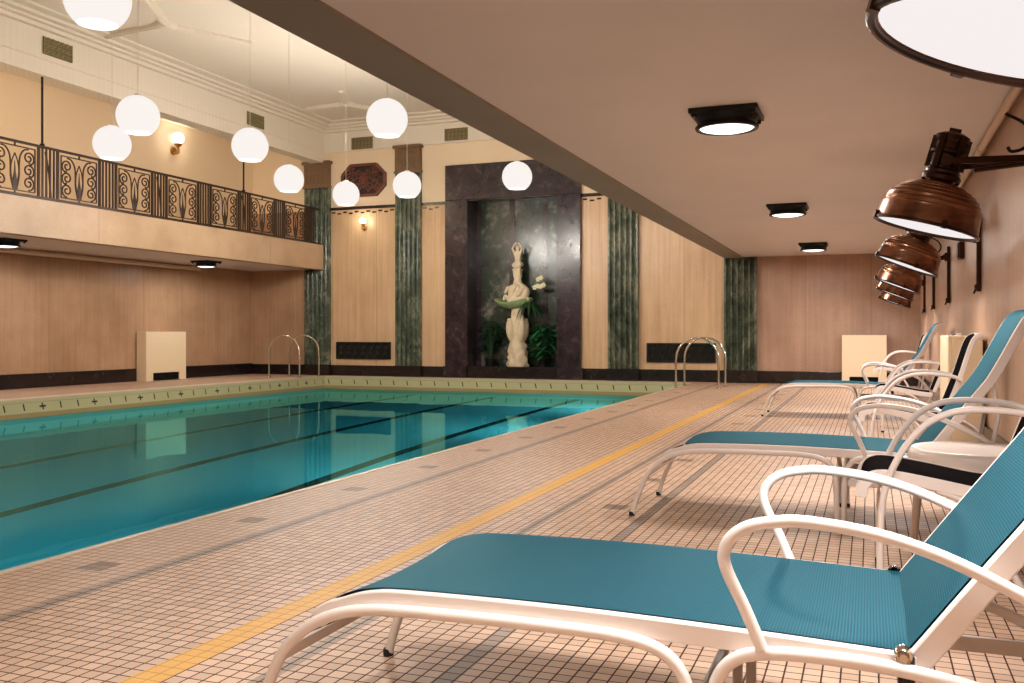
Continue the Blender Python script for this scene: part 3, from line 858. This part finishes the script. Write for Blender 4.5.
# ------------------------------------------------------------------ heater covers
def heater(loc, rotz, w, h, label, d=0.26):
    # front faces local -y
    t = thing('heater_cover', label, 'heater', loc, rotz, 'cream enamelled heater covers')
    bm = new_bm()
    f = 0.10*w; slot = 0.17
    pts = [(-w/2, 0), (-w/2+0.17*w, 0), (-w/2+0.17*w, slot), (w/2-0.17*w, slot), (w/2-0.17*w, 0), (w/2, 0), (w/2, h), (-w/2, h)]
    prism(bm, pts, 'y', -d, -d+0.03)
    box(bm, -w/2, -w/2+0.03, -d+0.03, 0, 0, h-0.03); box(bm, w/2-0.03, w/2, -d+0.03, 0, 0, h-0.03)
    box(bm, -w/2, w/2, -d+0.03, 0, h-0.03, h)
    obj('casing', bm, MAT['heater'], t, bevel=0.006)
    bm = new_bm(); box(bm, -w/2+0.05, w/2-0.05, -d+0.06, -0.02, 0.02, slot+0.1)
    for i in range(14): 
        x = -w/2+0.19*w+i*(w*0.62/13); box(bm, x-0.004, x+0.004, -d+0.035, -d+0.06, 0.03, slot+0.02)
    d_ = obj('air_inlet', bm, MAT['dark_hole'], t); d_['label'] = 'black slot at the foot'
    bm = new_bm()
    for i in range(12): box(bm, w/2, w/2+0.004, -d+0.06, -d+0.12, h*0.35+i*0.04, h*0.35+i*0.04+0.018)
    obj('side_louvre', bm, MAT['heater'], t)
    return t
heater((XL+0.036, 16.10, 0), PI/2, 1.22, 1.05, 'cream heater cover with black slot on the left wall under the balcony')
heater((-0.105, Y1-0.036, 0), 0, 0.81, 0.98, 'cream heater cover with black slot against the far end wall')
heater((XW-0.031, 9.03, 0), -PI/2, 0.96, 0.985, 'cream heater cover on the right wall behind the dark chairs')

# ------------------------------------------------------------------ pool ladders (chrome hoops)
def ladder(x0, x1, ys, h, label):
    # hoops run along x from x0 (deck) to x1 (pool edge)
    cx = (x0+x1)/2; r = abs(x1-x0)/2
    t = thing('pool_ladder', label, 'pool ladder', (cx, sum(ys)/2, 0), 0, 'chrome pool ladder rails')
    s = 1 if x1 > x0 else -1
    for y in ys:
        dy = y-sum(ys)/2
        pts = [(-s*r, dy, 0.0)]
        pts += [(-s*r, dy, (h-r)*k/3) for k in (1, 2)]
        pts += [(-s*r*math.cos(a), dy, h-r+r*math.sin(a)) for a in [PI*i/16 for i in range(17)]]
        pts += [(s*r, dy, (h-r)*0.6), (s*r, dy, 0.0)]
        bm = new_bm(); sweep(bm, pts, circ(0.021, 12)); obj('rail', bm, MAT['steel'], t, smooth=60)
        for q in (-1, 1):
            bm = new_bm(); lathe(bm, [(0.021, 0.028), (0.040, 0.012), (0.043, 0.007)], 16, Matrix.Translation((q*s*r, dy, 0))); obj('flange', bm, MAT['steel'], t, smooth=60)
    return t
ladder(-2.57, PX1+0.05, (17.15, 18.0), 0.93, 'polished chrome ladder rails at the far right pool corner')
ladder(-12.93, PX0-0.035, (18.0, 18.8), 0.97, 'polished chrome ladder rails at the far left pool corner under balcony')

# ------------------------------------------------------------------ fountain
FX, FY, FZ = -7.46, 19.74, 0.252
t = thing('fountain', 'pale carved stone fountain with raised-arm figure and shell bowl in niche', 'fountain', (FX, FY, FZ))
def skin_fig(name, verts, edges, radii, mat, parent, loc, rot=0, sc_=1.0):
    me = bpy.data.meshes.new(name); me.from_pydata([Vector(v)*sc_ for v in verts], edges, []); me.update()
    me.materials.append(mat)
    o = bpy.data.objects.new(name, me); COL.objects.link(o)
    m = o.modifiers.new('Skin', 'SKIN')
    m.use_smooth_shade = True
    for i, r in enumerate(radii):
        sv = me.skin_vertices[0].data[i]; sv.radius = (r*sc_, r*sc_)
        sv.use_root = (i == 0)
    s = o.modifiers.new('Subdivision', 'SUBSURF'); s.levels = 2; s.render_levels = 2
    o.parent = parent; o.location = loc; o.rotation_euler = (0, 0, rot)
    return o
# pedestal with carved drapery
bm = new_bm()
prof = [(0.22, 0.0), (0.245, 0.04), (0.23, 0.09), (0.215, 0.16), (0.225, 0.22), (0.205, 0.28), (0.215, 0.34), (0.19, 0.42), (0.20, 0.48), (0.16, 0.58), (0.15, 0.62), (0.15, 0.75), (0.155, 0.95), (0.165, 1.06), (0.15, 1.12), (0.13, 1.22), (0.135, 1.30), (0.17, 1.38)]
lathe(bm, prof, 48, cap0=True, cap1=True)
for v in bm.verts:
    a = math.atan2(v.co.y, v.co.x); z = v.co.z
    k = 1+0.09*math.sin(a*6+z*14)+0.07*math.sin(a*5-z*25)
    v.co.x *= k; v.co.y *= k
obj('pedestal', bm, MAT['stone'], t, smooth=180)
bm = new_bm()
for i in range(4):
    a = PI*0.25+i*PI/2
    c, s = math.cos(a), math.sin(a)
    pts = [(0.10*c, 0.10*s, 0.56), (0.16*c, 0.16*s, 0.68), (0.19*c, 0.19*s, 0.82), (0.20*c, 0.20*s, 0.98), (0.18*c, 0.18*s, 1.06)]
    sweep(bm, catmull(pts, 5), circ(0.062, 10), scale=lambda u: 0.55+0.9*math.sin(PI*min(1, max(0, u*0.85+0.1))))
    ball(bm, (0.20*c, 0.20*s, 1.06), 0.058, 12, 1, 1, 0.8)
obj('volute', bm, MAT['stone'], t, smooth=180)
# shell bowl
bm = new_bm()
n = 48; rings = []
for (r, z) in ((0.0, 1.32), (0.14, 1.325), (0.27, 1.37), (0.37, 1.45), (0.44, 1.50), (0.435, 1.52), (0.35, 1.49), (0.22, 1.43), (0.0, 1.405)):
    if r == 0: rings.append([bm.verts.new((0, 0, z))]); continue
    rg = []
    for i in range(n):
        a = 2*PI*i/n; w = 1+0.06*abs(math.sin(a*6))*(r/0.43)
        rg.append(bm.verts.new((-0.09*(r/0.43)+r*w*math.cos(a)*1.0, r*w*math.sin(a)*0.60, z+0.05*math.cos(a*2+0.6)*(r/0.43)**2-(0.05 if z < 1.46 else 0)*(r/0.43))))
    rings.append(rg)
for a, b in zip(rings[:-1], rings[1:]):
    for i in range(n):
        j = (i+1) % n
        if len(a) == 1: bm.faces.new((a[0], b[i], b[j]))
        elif len(b) == 1: bm.faces.new((a[i], a[j], b[0]))
        else: bm.faces.new((a[i], a[j], b[j], b[i]))
d = obj('shell_bowl', bm, MAT['stone_green'], t, smooth=180); d['label'] = 'green-stained scalloped shell bowl'
# group of bent figures carrying the top figure
bm = new_bm()
lathe(bm, [(0.22, 1.40), (0.25, 1.48), (0.20, 1.58), (0.15, 1.70), (0.11, 1.85), (0.085, 2.00), (0.105, 2.08), (0.10, 2.18), (0.12, 2.22), (0.0, 2.24)], 40, cap0=True)
for v in bm.verts:
    a = math.atan2(v.co.y, v.co.x); k = 1+0.10*math.sin(a*4+v.co.z*11)+0.06*math.sin(a*7-v.co.z*23)
    v.co.x *= k; v.co.y *= k
obj('rock_support', bm, MAT['stone'], t, smooth=180)
skin_fig('bent_figure', [(0.06, 0, 0.0), (0.14, -0.02, 0.10), (0.20, -0.03, 0.20), (0.13, -0.04, 0.30), (0.05, -0.05, 0.33), (0.0, -0.06, 0.30), (0.17, -0.03, 0.05), (0.24, -0.05, 0.02), (0.10, -0.10, 0.18), (0.02, -0.12, 0.08)],
         [(0, 1), (1, 2), (2, 3), (3, 4), (4, 5), (0, 6), (6, 7), (3, 8), (8, 9)], [0.08, 0.085, 0.09, 0.075, 0.05, 0.055, 0.05, 0.035, 0.035, 0.03], MAT['stone'], t, (0.02, -0.06, 1.49), 0, 1.25)
skin_fig('bent_figure', [(-0.05, 0, 0.0), (-0.10, -0.02, 0.09), (-0.10, -0.03, 0.19), (-0.04, -0.05, 0.26), (-0.0, -0.06, 0.32), (-0.16, -0.05, 0.04), (-0.21, -0.06, 0.12), (-0.24, -0.05, 0.01), (-0.16, -0.08, 0.24), (-0.20, -0.1, 0.14)],
         [(0, 1), (1, 2), (2, 3), (3, 4), (0, 5), (5, 6), (6, 7), (3, 8), (8, 9)], [0.07, 0.075, 0.07, 0.04, 0.055, 0.045, 0.035, 0.03, 0.032, 0.028], MAT['stone'], t, (0.0, -0.07, 1.49), 0, 1.2)
# standing figure with arms raised over the head
V = [(0, 0, 0.36), (0, 0, 0.46), (0, 0, 0.56), (0, 0, 0.625), (0, 0, 0.66), (0, -0.01, 0.72), (0, -0.01, 0.755),
     (0.045, 0, 0.32), (0.05, -0.02, 0.17), (0.04, 0, 0.02), (-0.045, 0, 0.32), (-0.05, -0.01, 0.17), (-0.045, 0.02, 0.02),
     (0.075, 0, 0.60), (0.125, -0.02, 0.70), (0.06, -0.03, 0.80), (0.02, -0.04, 0.84), (-0.075, 0, 0.60), (-0.125, -0.02, 0.70), (-0.06, -0.03, 0.80), (-0.02, -0.04, 0.84)]
E = [(0, 1), (1, 2), (2, 3), (3, 4), (4, 5), (5, 6), (0, 7), (7, 8), (8, 9), (0, 10), (10, 11), (11, 12), (2, 13), (13, 14), (14, 15), (15, 16), (2, 17), (17, 18), (18, 19), (19, 20)]
Rr = [0.075, 0.058, 0.07, 0.035, 0.028, 0.048, 0.04, 0.055, 0.04, 0.028, 0.055, 0.04, 0.028, 0.034, 0.026, 0.021, 0.017, 0.034, 0.026, 0.021, 0.017]
d = skin_fig('standing_figure', V, E, Rr, MAT['stone'], t, (0, 0, 2.0), 0, 0.98); d['label'] = 'nude stone figure with both arms raised overhead'
bm = new_bm(); lathe(bm, [(0.085, 0.24), (0.12, 0.27), (0.125, 0.31), (0.10, 0.35), (0.08, 0.36)], 24)
for v in bm.verts:
    a = math.atan2(v.co.y, v.co.x); k = 1+0.12*math.sin(a*7); v.co.x *= k; v.co.y *= k; v.co.z += 0.02*math.sin(a)
obj('drapery', bm, MAT['stone'], t, smooth=180, loc=(0, 0, 2.02))

def leaf(bm, base, dirv, L, w, droop, segs=6):
    d = Vector(dirv).normalized(); side = d.cross(Vector((0, 0, 1)))
    if side.length < 1e-3: side = Vector((1, 0, 0))
    side.normalize(); prev = None
    for i in range(segs+1):
        u = i/segs
        p = Vector(base)+d*(L*u)+Vector((0, 0, -droop*u*u))
        ww = w*math.sin(PI*min(1, 0.08+u*0.92))**0.8
        a = bm.verts.new(p-side*ww/2); m = bm.verts.new(p+Vector((0, 0, -ww*0.18))); b = bm.verts.new(p+side*ww/2)
        if prev:
            bm.faces.new((prev[0], prev[1], m, a)); bm.faces.new((prev[1], prev[2], b, m))
        prev = (a, m, b)

def bush(loc, n, h, spread, mat, label, seed, L=0.28, w=0.07, depth=0.5):
    rr = random.Random(seed)
    t = thing('potted_plant', label, 'plant', loc)
    bm = new_bm(); lathe(bm, [(0.0, 0.0), (0.10, 0.0), (0.125, 0.16), (0.135, 0.18), (0.12, 0.18), (0.11, 0.15), (0.0, 0.15)], 20)
    obj('pot', bm, MAT['black_iron'], t, smooth=40)
    bm = new_bm(); bs = new_bm()
    for k in range(n):
        a = rr.uniform(0, 2*PI); e = rr.uniform(0.25, 1.0)
        top = Vector((math.cos(a)*spread*e*rr.uniform(.3, 1), math.sin(a)*spread*depth*e*rr.uniform(.3, 1), 0.15+h*rr.uniform(0.25, 1.0)))
        sweep(bs, catmull([(0, 0, 0.14), (top.x*0.4, top.y*0.4, top.z*0.6), tuple(top)], 3), circ(0.006, 5))
        for q in range(4):
            b = a+rr.uniform(-1.2, 1.2)
            dv = (math.cos(b), math.sin(b)*0.6, rr.uniform(-0.1, 0.7))
            leaf(bm, top+Vector((0, 0, -0.05*q)), dv, L*rr.uniform(.6, 1.1), w*rr.uniform(.7, 1.2), L*rr.uniform(.2, .6), 5)
    obj('stems', bs, MAT['leaf'], t); obj('foliage', bm, mat, t, smooth=180)
    return t
bush((-8.14, 19.76, NZ0), 42, 0.95, 0.24, MAT['leaf'], 'dark leafy plant left of the stone fountain in the niche', 5, 0.26, 0.06)
bush((-6.86, 19.76, NZ0), 44, 0.88, 0.26, MAT['leaf_bright'], 'bright green leafy plant right of the stone fountain in the niche', 9, 0.30, 0.08)
# orchid spray beside the bowl
t = thing('orchid', 'arching orchid with white flowers beside the fountain bowl', 'plant', (FX+0.24, FY-0.04, FZ+1.44))
bm = new_bm()
for k in range(10):
    a = -0.9+k*0.33
    leaf(bm, (0.05, 0, 0.0), (math.cos(a)*1.0, -0.3-0.2*math.sin(a), 0.45), 0.42, 0.075, 0.42+0.03*k, 7)
obj('leaves', bm, MAT['leaf'], t, smooth=180)
bm = new_bm()
tips = []
for (dx, dz) in ((0.30, 0.58), (0.22, 0.40), (0.36, 0.42)):
    pts = catmull([(0.02, 0, 0), (dx*0.35, -0.03, dz*0.7), (dx*0.8, -0.05, dz), (dx+0.06, -0.06, dz-0.03)], 6); tips.append(pts[-1])
    sweep(bm, pts, circ(0.006, 6))
obj('stem', bm, MAT['leaf'], t)
bm = new_bm()
for tp in tips:
    for k in range(2):
        c = tp+Vector((-0.07*k, -0.01, 0.01-0.03*k))
        for q in range(5):
            a = 2*PI*q/5+0.3*k
            ball(bm, c+Vector((0.032*math.cos(a), -0.01, 0.032*math.sin(a))), 0.027, 8, 1, 0.35, 1)
obj('blossom', bm, MAT['petal'], t, smooth=180)

# ------------------------------------------------------------------ sling furniture
def sheet(bm, prof, y0, y1, thick=0.006, ny=8, sag=0.0):
    """woven sheet following profile [(x,z)...] between y0 and y1, with UV in metres"""
    uvl = bm.loops.layers.uv.verify()
    P = catmull([(p[0], 0, p[1]) for p in prof], 5)
    dist = [0.0]
    for a, b in zip(P[:-1], P[1:]): dist.append(dist[-1]+(b-a).length)
    for side in (0, 1):
        grid = []
        for i, p in enumerate(P):
            t = (P[min(i+1, len(P)-1)]-P[max(0, i-1)]).normalized(); n = Vector((-t.z, 0, t.x))
            row = []
            for j in range(ny+1):
                v = j/ny; y = y0+(y1-y0)*v
                s = -sag*4*v*(1-v)
                q = p+n*(s-(thick if side else 0)); row.append((bm.verts.new((q.x, y, q.z)), dist[i], y))
            grid.append(row)
        for i in range(len(P)-1):
            for j in range(ny):
                q = [grid[i][j], grid[i+1][j], grid[i+1][j+1], grid[i][j+1]]
                if side: q = q[::-1]
                f = bm.faces.new([k[0] for k in q])
                for lp, k in zip(f.loops, q): lp[uvl].uv = (k[1], k[2])
    bmesh.ops.remove_doubles(bm, verts=bm.verts[:], dist=1e-6)

def xz(pts, y): return [(p[0], y, p[1]) for p in pts]
UPY = (0, 1, 0)

def make_lounger(label, loc):
    t = thing('sun_lounger', label, 'sun lounger', loc, 0, 'white framed sun loungers with teal sling')
    W = 0.345
    front = [(0.02, 0.0), (0.042, 0.08), (0.075, 0.165), (0.116, 0.246), (0.184, 0.310), (0.262, 0.348), (0.345, 0.366), (0.44, 0.373), (0.62, 0.377), (0.81, 0.378), (0.94, 0.374), (1.02, 0.356), (1.065, 0.315), (1.082, 0.25), (1.086, 0.13), (1.086, 0.0)]
    rear = [(1.122, 0.0), (1.122, 0.13), (1.124, 0.25), (1.14, 0.32), (1.18, 0.362), (1.25, 0.378), (1.36, 0.381), (1.46, 0.376), (1.58, 0.360), (1.68, 0.334), (1.78, 0.290), (1.88, 0.215), (1.95, 0.12), (1.99, 0.0)]
    arm = [(1.225, 0.388), (1.192, 0.465), (1.158, 0.535), (1.152, 0.570), (1.166, 0.600), (1.198, 0.624), (1.248, 0.637), (1.31, 0.641), (1.43, 0.627), (1.55, 0.592), (1.675, 0.534), (1.78, 0.475), (1.85, 0.39), (1.88, 0.30), (1.885, 0.215)]
    seat = [(0.155, 0.285), (0.20, 0.344), (0.255, 0.384), (0.33, 0.407), (0.44, 0.416), (0.80, 0.420), (1.15, 0.414), (1.492, 0.402)]
    back = [(1.474, 0.384), (1.493, 0.409), (1.60, 0.555), (1.705, 0.695), (1.775, 0.79), (1.835, 0.90), (1.885, 1.00), (1.932, 1.085), (1.972, 1.122), (2.025, 1.132)]
    bm = new_bm(); sheet(bm, seat, -W+0.03, W-0.03, sag=0.012)
    obj('seat_sling', bm, MAT['sling'], t, smooth=180)
    bm = new_bm(); sheet(bm, back, -W+0.045, W-0.045, sag=0.01)
    obj('back_sling', bm, MAT['sling'], t, smooth=180)
    for s in (-1, 1):
        bm = new_bm(); tube(bm, xz(front, s*W), 0.0138, 12, 5, UPY); fl = obj('front_leg_tube', bm, MAT['white_metal'], t, smooth=60)
        bm = new_bm(); tube(bm, xz(rear, s*W), 0.0138, 12, 5, UPY); rl = obj('rear_leg_tube', bm, MAT['white_metal'], t, smooth=60)
        bm = new_bm(); tube(bm, xz(arm, s*(W+0.018)), 0.0125, 12, 5, UPY); obj('armrest', bm, MAT['white_metal'], t, smooth=60)
        bm = new_bm(); sweep(bm, catmull(xz([(0.195, 0.322), (0.225, 0.345)]+[(p[0]+0.01, p[1]-0.025) for p in seat[2:]], s*(W-0.024)), 5), rect(0.022, 0.044), UPY); obj('seat_rail', bm, MAT['white_metal'], t, smooth=40, bevel=0.004)
        bp = [(1.478, 0.350)]+[(p[0]+0.019, p[1]-0.015) for p in back[1:-2]]+[(1.985, 1.098), (2.035, 1.108)]
        bm = new_bm(); sweep(bm, catmull(xz(bp, s*(W-0.028)), 5), rect(0.026, 0.044), UPY); obj('back_rail', bm, MAT['white_metal'], t, smooth=40, bevel=0.004)
        bm = new_bm(); lathe(bm, [(0.0, 0.012), (0.007, 0.012), (0.008, 0.006), (0.014, 0.009), (0.017, 0.004), (0.017, -0.02)], 16, Matrix.Translation((1.478, s*(W-0.008), 0.398)) @ Matrix.Rotation(-s*PI/2, 4, 'X'))
        obj('hinge_bolt', bm, MAT['steel'], t, smooth=40)
        bm = new_bm(); sweep(bm, xz([(1.80, 0.80), (1.83, 0.60), (1.78, 0.29)], s*(W-0.065)), circ(0.011, 10), UPY); obj('back_prop', bm, MAT['white_metal'], t, smooth=60)
        bm = new_bm(); sweep(bm, [(1.13, s*(W-0.03), 0.240), (1.855, s*(W-0.03), 0.240)], rect(0.018, 0.036), UPY); obj('side_brace', bm, MAT['white_metal'], t, bevel=0.003)
        for xx in (0.02, 1.086, 1.122, 1.99):
            bm = new_bm(); lathe(bm, [(0.0, 0.0), (0.016, 0.0), (0.0165, 0.016), (0.015, 0.022), (0.0, 0.022)], 12, Matrix.Translation((xx, s*W, 0)))
            obj('foot_cap', bm, MAT['rubber'], fl if xx < 1.1 else rl, smooth=40)
        bm = new_bm(); box(bm, 1.470, 1.498, s*(W-0.014)-0.008, s*(W-0.014)+0.008, 0.30, 0.40); obj('hinge_block', bm, MAT['rubber'], t, bevel=0.003)
    bm = new_bm(); sweep(bm, [(0.118, -W, 0.245), (0.118, W, 0.245)], rect(0.048, 0.020), up=(0.5, 0, 0.86)); obj('crossbar', bm, MAT['white_metal'], t, bevel=0.004)
    bm = new_bm(); sweep(bm, [(1.08, -W, 0.21), (1.08, W, 0.21)], circ(0.013, 10)); obj('crossbar', bm, MAT['white_metal'], t, smooth=60)
    bm = new_bm(); sweep(bm, [(2.03, -W+0.02, 1.112), (2.03, W-0.02, 1.112)], circ(0.014, 10)); obj('head_rail', bm, MAT['white_metal'], t, smooth=60)
    bm = new_bm(); sweep(bm, [(1.81, -W+0.03, 0.79), (1.81, W-0.03, 0.79)], circ(0.013, 10)); obj('crossbar', bm, MAT['white_metal'], t, smooth=60)
    bm = new_bm(); sweep(bm, [(1.78, -W, 0.289), (1.78, W, 0.289)], circ(0.012, 10)); obj('crossbar', bm, MAT['white_metal'], t, smooth=60)
    return t
lg = make_lounger('large teal and white sun lounger nearest in front, arms and seat at bottom right', (-1.42, 2.22, 0))
dup(lg, 'second teal and white sun lounger, standing beyond the black-seated chair', (-1.245, 5.37, 0))
dup(lg, 'farthest teal and white sun lounger, small, in front of the far heater cover', (-1.24, 12.0, 0))

def make_chair(label, loc):
    t = thing('sling_chair', label, 'chair', loc, 0, 'white framed armchairs with black sling seats')
    W = 0.275
    frame = [(0, 0.0), (0.0, 0.10), (0.001, 0.22), (0.010, 0.36), (0.036, 0.462), (0.09, 0.570), (0.16, 0.655), (0.245, 0.703), (0.34, 0.718), (0.45, 0.714), (0.54, 0.700), (0.59, 0.672)]
    seat = [(-0.075, 0.385), (-0.065, 0.432), (-0.035, 0.463), (0.03, 0.472), (0.18, 0.450), (0.36, 0.418), (0.46, 0.410)]
    back = [(0.465, 0.425), (0.515, 0.56), (0.565, 0.70), (0.602, 0.82), (0.638, 0.935), (0.668, 0.985), (0.710, 1.004)]
    rear = [(0.20, 0.405), (0.29, 0.37), (0.37, 0.27), (0.45, 0.13), (0.515, 0.0)]
    bm = new_bm(); sheet(bm, seat, -W+0.035, W-0.035, sag=0.012); obj('seat_sling', bm, MAT['sling_dark'], t, smooth=180)
    bm = new_bm(); sheet(bm, back, -W+0.045, W-0.045, sag=0.01); obj('back_sling', bm, MAT['sling_dark'], t, smooth=180)
    for s in (-1, 1):
        bm = new_bm(); tube(bm, xz(frame, s*W), 0.0130, 12, 5, UPY); al = obj('arm_leg_tube', bm, MAT['white_metal'], t, smooth=60)
        bm = new_bm(); tube(bm, xz(rear, s*(W-0.03)), 0.0130, 12, 5, UPY); rl = obj('rear_leg', bm, MAT['white_metal'], t, smooth=60)
        bm = new_bm(); sweep(bm, catmull(xz([(p[0]+0.004, p[1]-0.02) for p in seat], s*(W-0.026)), 5), rect(0.020, 0.046), UPY); obj('seat_rail', bm, MAT['white_metal'], t, smooth=40, bevel=0.004)
        bm = new_bm(); sweep(bm, catmull(xz([(p[0]+0.015, p[1]-0.006) for p in back], s*(W-0.030)), 5), rect(0.022, 0.034), UPY); obj('back_rail', bm, MAT['white_metal'], t, smooth=40, bevel=0.004)
        for par, xx, yy in ((al, 0.0, s*W), (rl, 0.512, s*(W-0.03))):
            bm = new_bm(); lathe(bm, [(0.0, 0.0), (0.0155, 0.0), (0.0155, 0.018), (0.0, 0.02)], 12, Matrix.Translation((xx, yy, 0))); obj('foot_cap', bm, MAT['rubber'], par, smooth=40)
        bm = new_bm(); sweep(bm, [(0.012, s*(W-0.04), 0.40), (0.012, s*W, 0.40)], circ(0.013, 10)); obj('seat_bracket', bm, MAT['white_metal'], t, smooth=60)
    bm = new_bm(); sweep(bm, [(0.718, -W+0.03, 0.996), (0.718, W-0.03, 0.996)], circ(0.012, 10)); obj('head_rail', bm, MAT['white_metal'], t, smooth=60)
    bm = new_bm(); sweep(bm, [(0.22, -W+0.03, 0.40), (0.22, W-0.03, 0.40)], circ(0.012, 10)); obj('crossbar', bm, MAT['white_metal'], t, smooth=60)
    return t
ch = make_chair('nearest white armchair with black sling seat, behind the front lounger', (0.036, 4.12, 0))
dup(ch, 'white armchair with upright black back just beyond the second lounger', (0.01, 7.45, 0))
dup(ch, 'white armchair with black sling partly hidden behind the right wall heater', (0.12, 10.45, 0))
dup(ch, 'tiny farthest white armchair with black back, beyond the last lounger', (0.14, 16.3, 0))

# round white side table
t = thing('side_table', 'round white plastic side table between nearest chair and second lounger', 'table', (0.46, 4.70, 0))
bm = new_bm(); lathe(bm, [(0.0, 0.475), (0.25, 0.475), (0.275, 0.482), (0.285, 0.478), (0.295, 0.462), (0.298, 0.435), (0.292, 0.405), (0.275, 0.40), (0.27, 0.43), (0.265, 0.455), (0.0, 0.458)], 56)
obj('tabletop', bm, MAT['white_plastic'], t, smooth=40)
for i in range(4):
    a = PI*0.98+i*PI/2
    bm = new_bm(); sweep(bm, [(0.235*math.cos(a), 0.235*math.sin(a), 0.458), (0.275*math.cos(a), 0.275*math.sin(a), 0.0)], circ(0.020, 12), scale=lambda u: 1.1-0.25*u)
    obj('leg', bm, MAT['white_plastic'], t, smooth=60)

# ------------------------------------------------------------------ unseen underwater fill lights added to brighten the basin, near side and near end
def uw(loc, rot, power, sx=0.5, sy=0.3):
    l = bpy.data.lights.new('basin_fill_light', 'AREA'); l.shape = 'RECTANGLE'; l.size = sx; l.size_y = sy; l.energy = power; l.color = (0.92, 1.0, 1.0); l.spread = math.radians(110)
    o = bpy.data.objects.new('basin_fill_light', l); o.location = loc; o.rotation_euler = rot; COL.objects.link(o)
for y in (1.5, 5.5, 9.5, 13.5, 17.0): uw((PX1-0.03, y, -0.95), (0, PI/2, 0), 105)
uw((-7.7, PY0+0.03, -1.0), (PI/2, 0, 0), 60)

# ------------------------------------------------------------------ world, camera, view
w = bpy.data.worlds.new('World'); sc.world = w; w.use_nodes = True
w.node_tree.nodes['Background'].inputs[0].default_value = (1.0, 0.85, 0.7, 1)
w.node_tree.nodes['Background'].inputs[1].default_value = 0.05

cam = bpy.data.cameras.new('camera'); co = bpy.data.objects.new('camera', cam); COL.objects.link(co)
cam.sensor_fit = 'HORIZONTAL'; cam.sensor_width = 36.0
cam.lens = 930.0/1024.0*36.0
cam.shift_x = 0.0; cam.shift_y = -7.5/1024.0
cam.clip_start = 0.05
co.location = (0, 0, 1.0)
co.rotation_euler = (PI/2, 0, math.atan2(0.3592, 0.9333))
sc.camera = co

sc.view_settings.view_transform = 'Standard'
sc.view_settings.look = 'None'
sc.view_settings.exposure = 0.0
sc.view_settings.gamma = 1.0
sc.view_settings.use_curve_mapping = False
cy = sc.cycles
cy.use_denoising = True
cy.denoiser = 'OPENIMAGEDENOISE'
cy.max_bounces = 10; cy.diffuse_bounces = 5; cy.glossy_bounces = 4; cy.transmission_bounces = 6; cy.volume_bounces = 0; cy.transparent_max_bounces = 6
cy.caustics_reflective = False; cy.caustics_refractive = False
cy.sample_clamp_indirect = 4.0
cy.use_light_tree = True
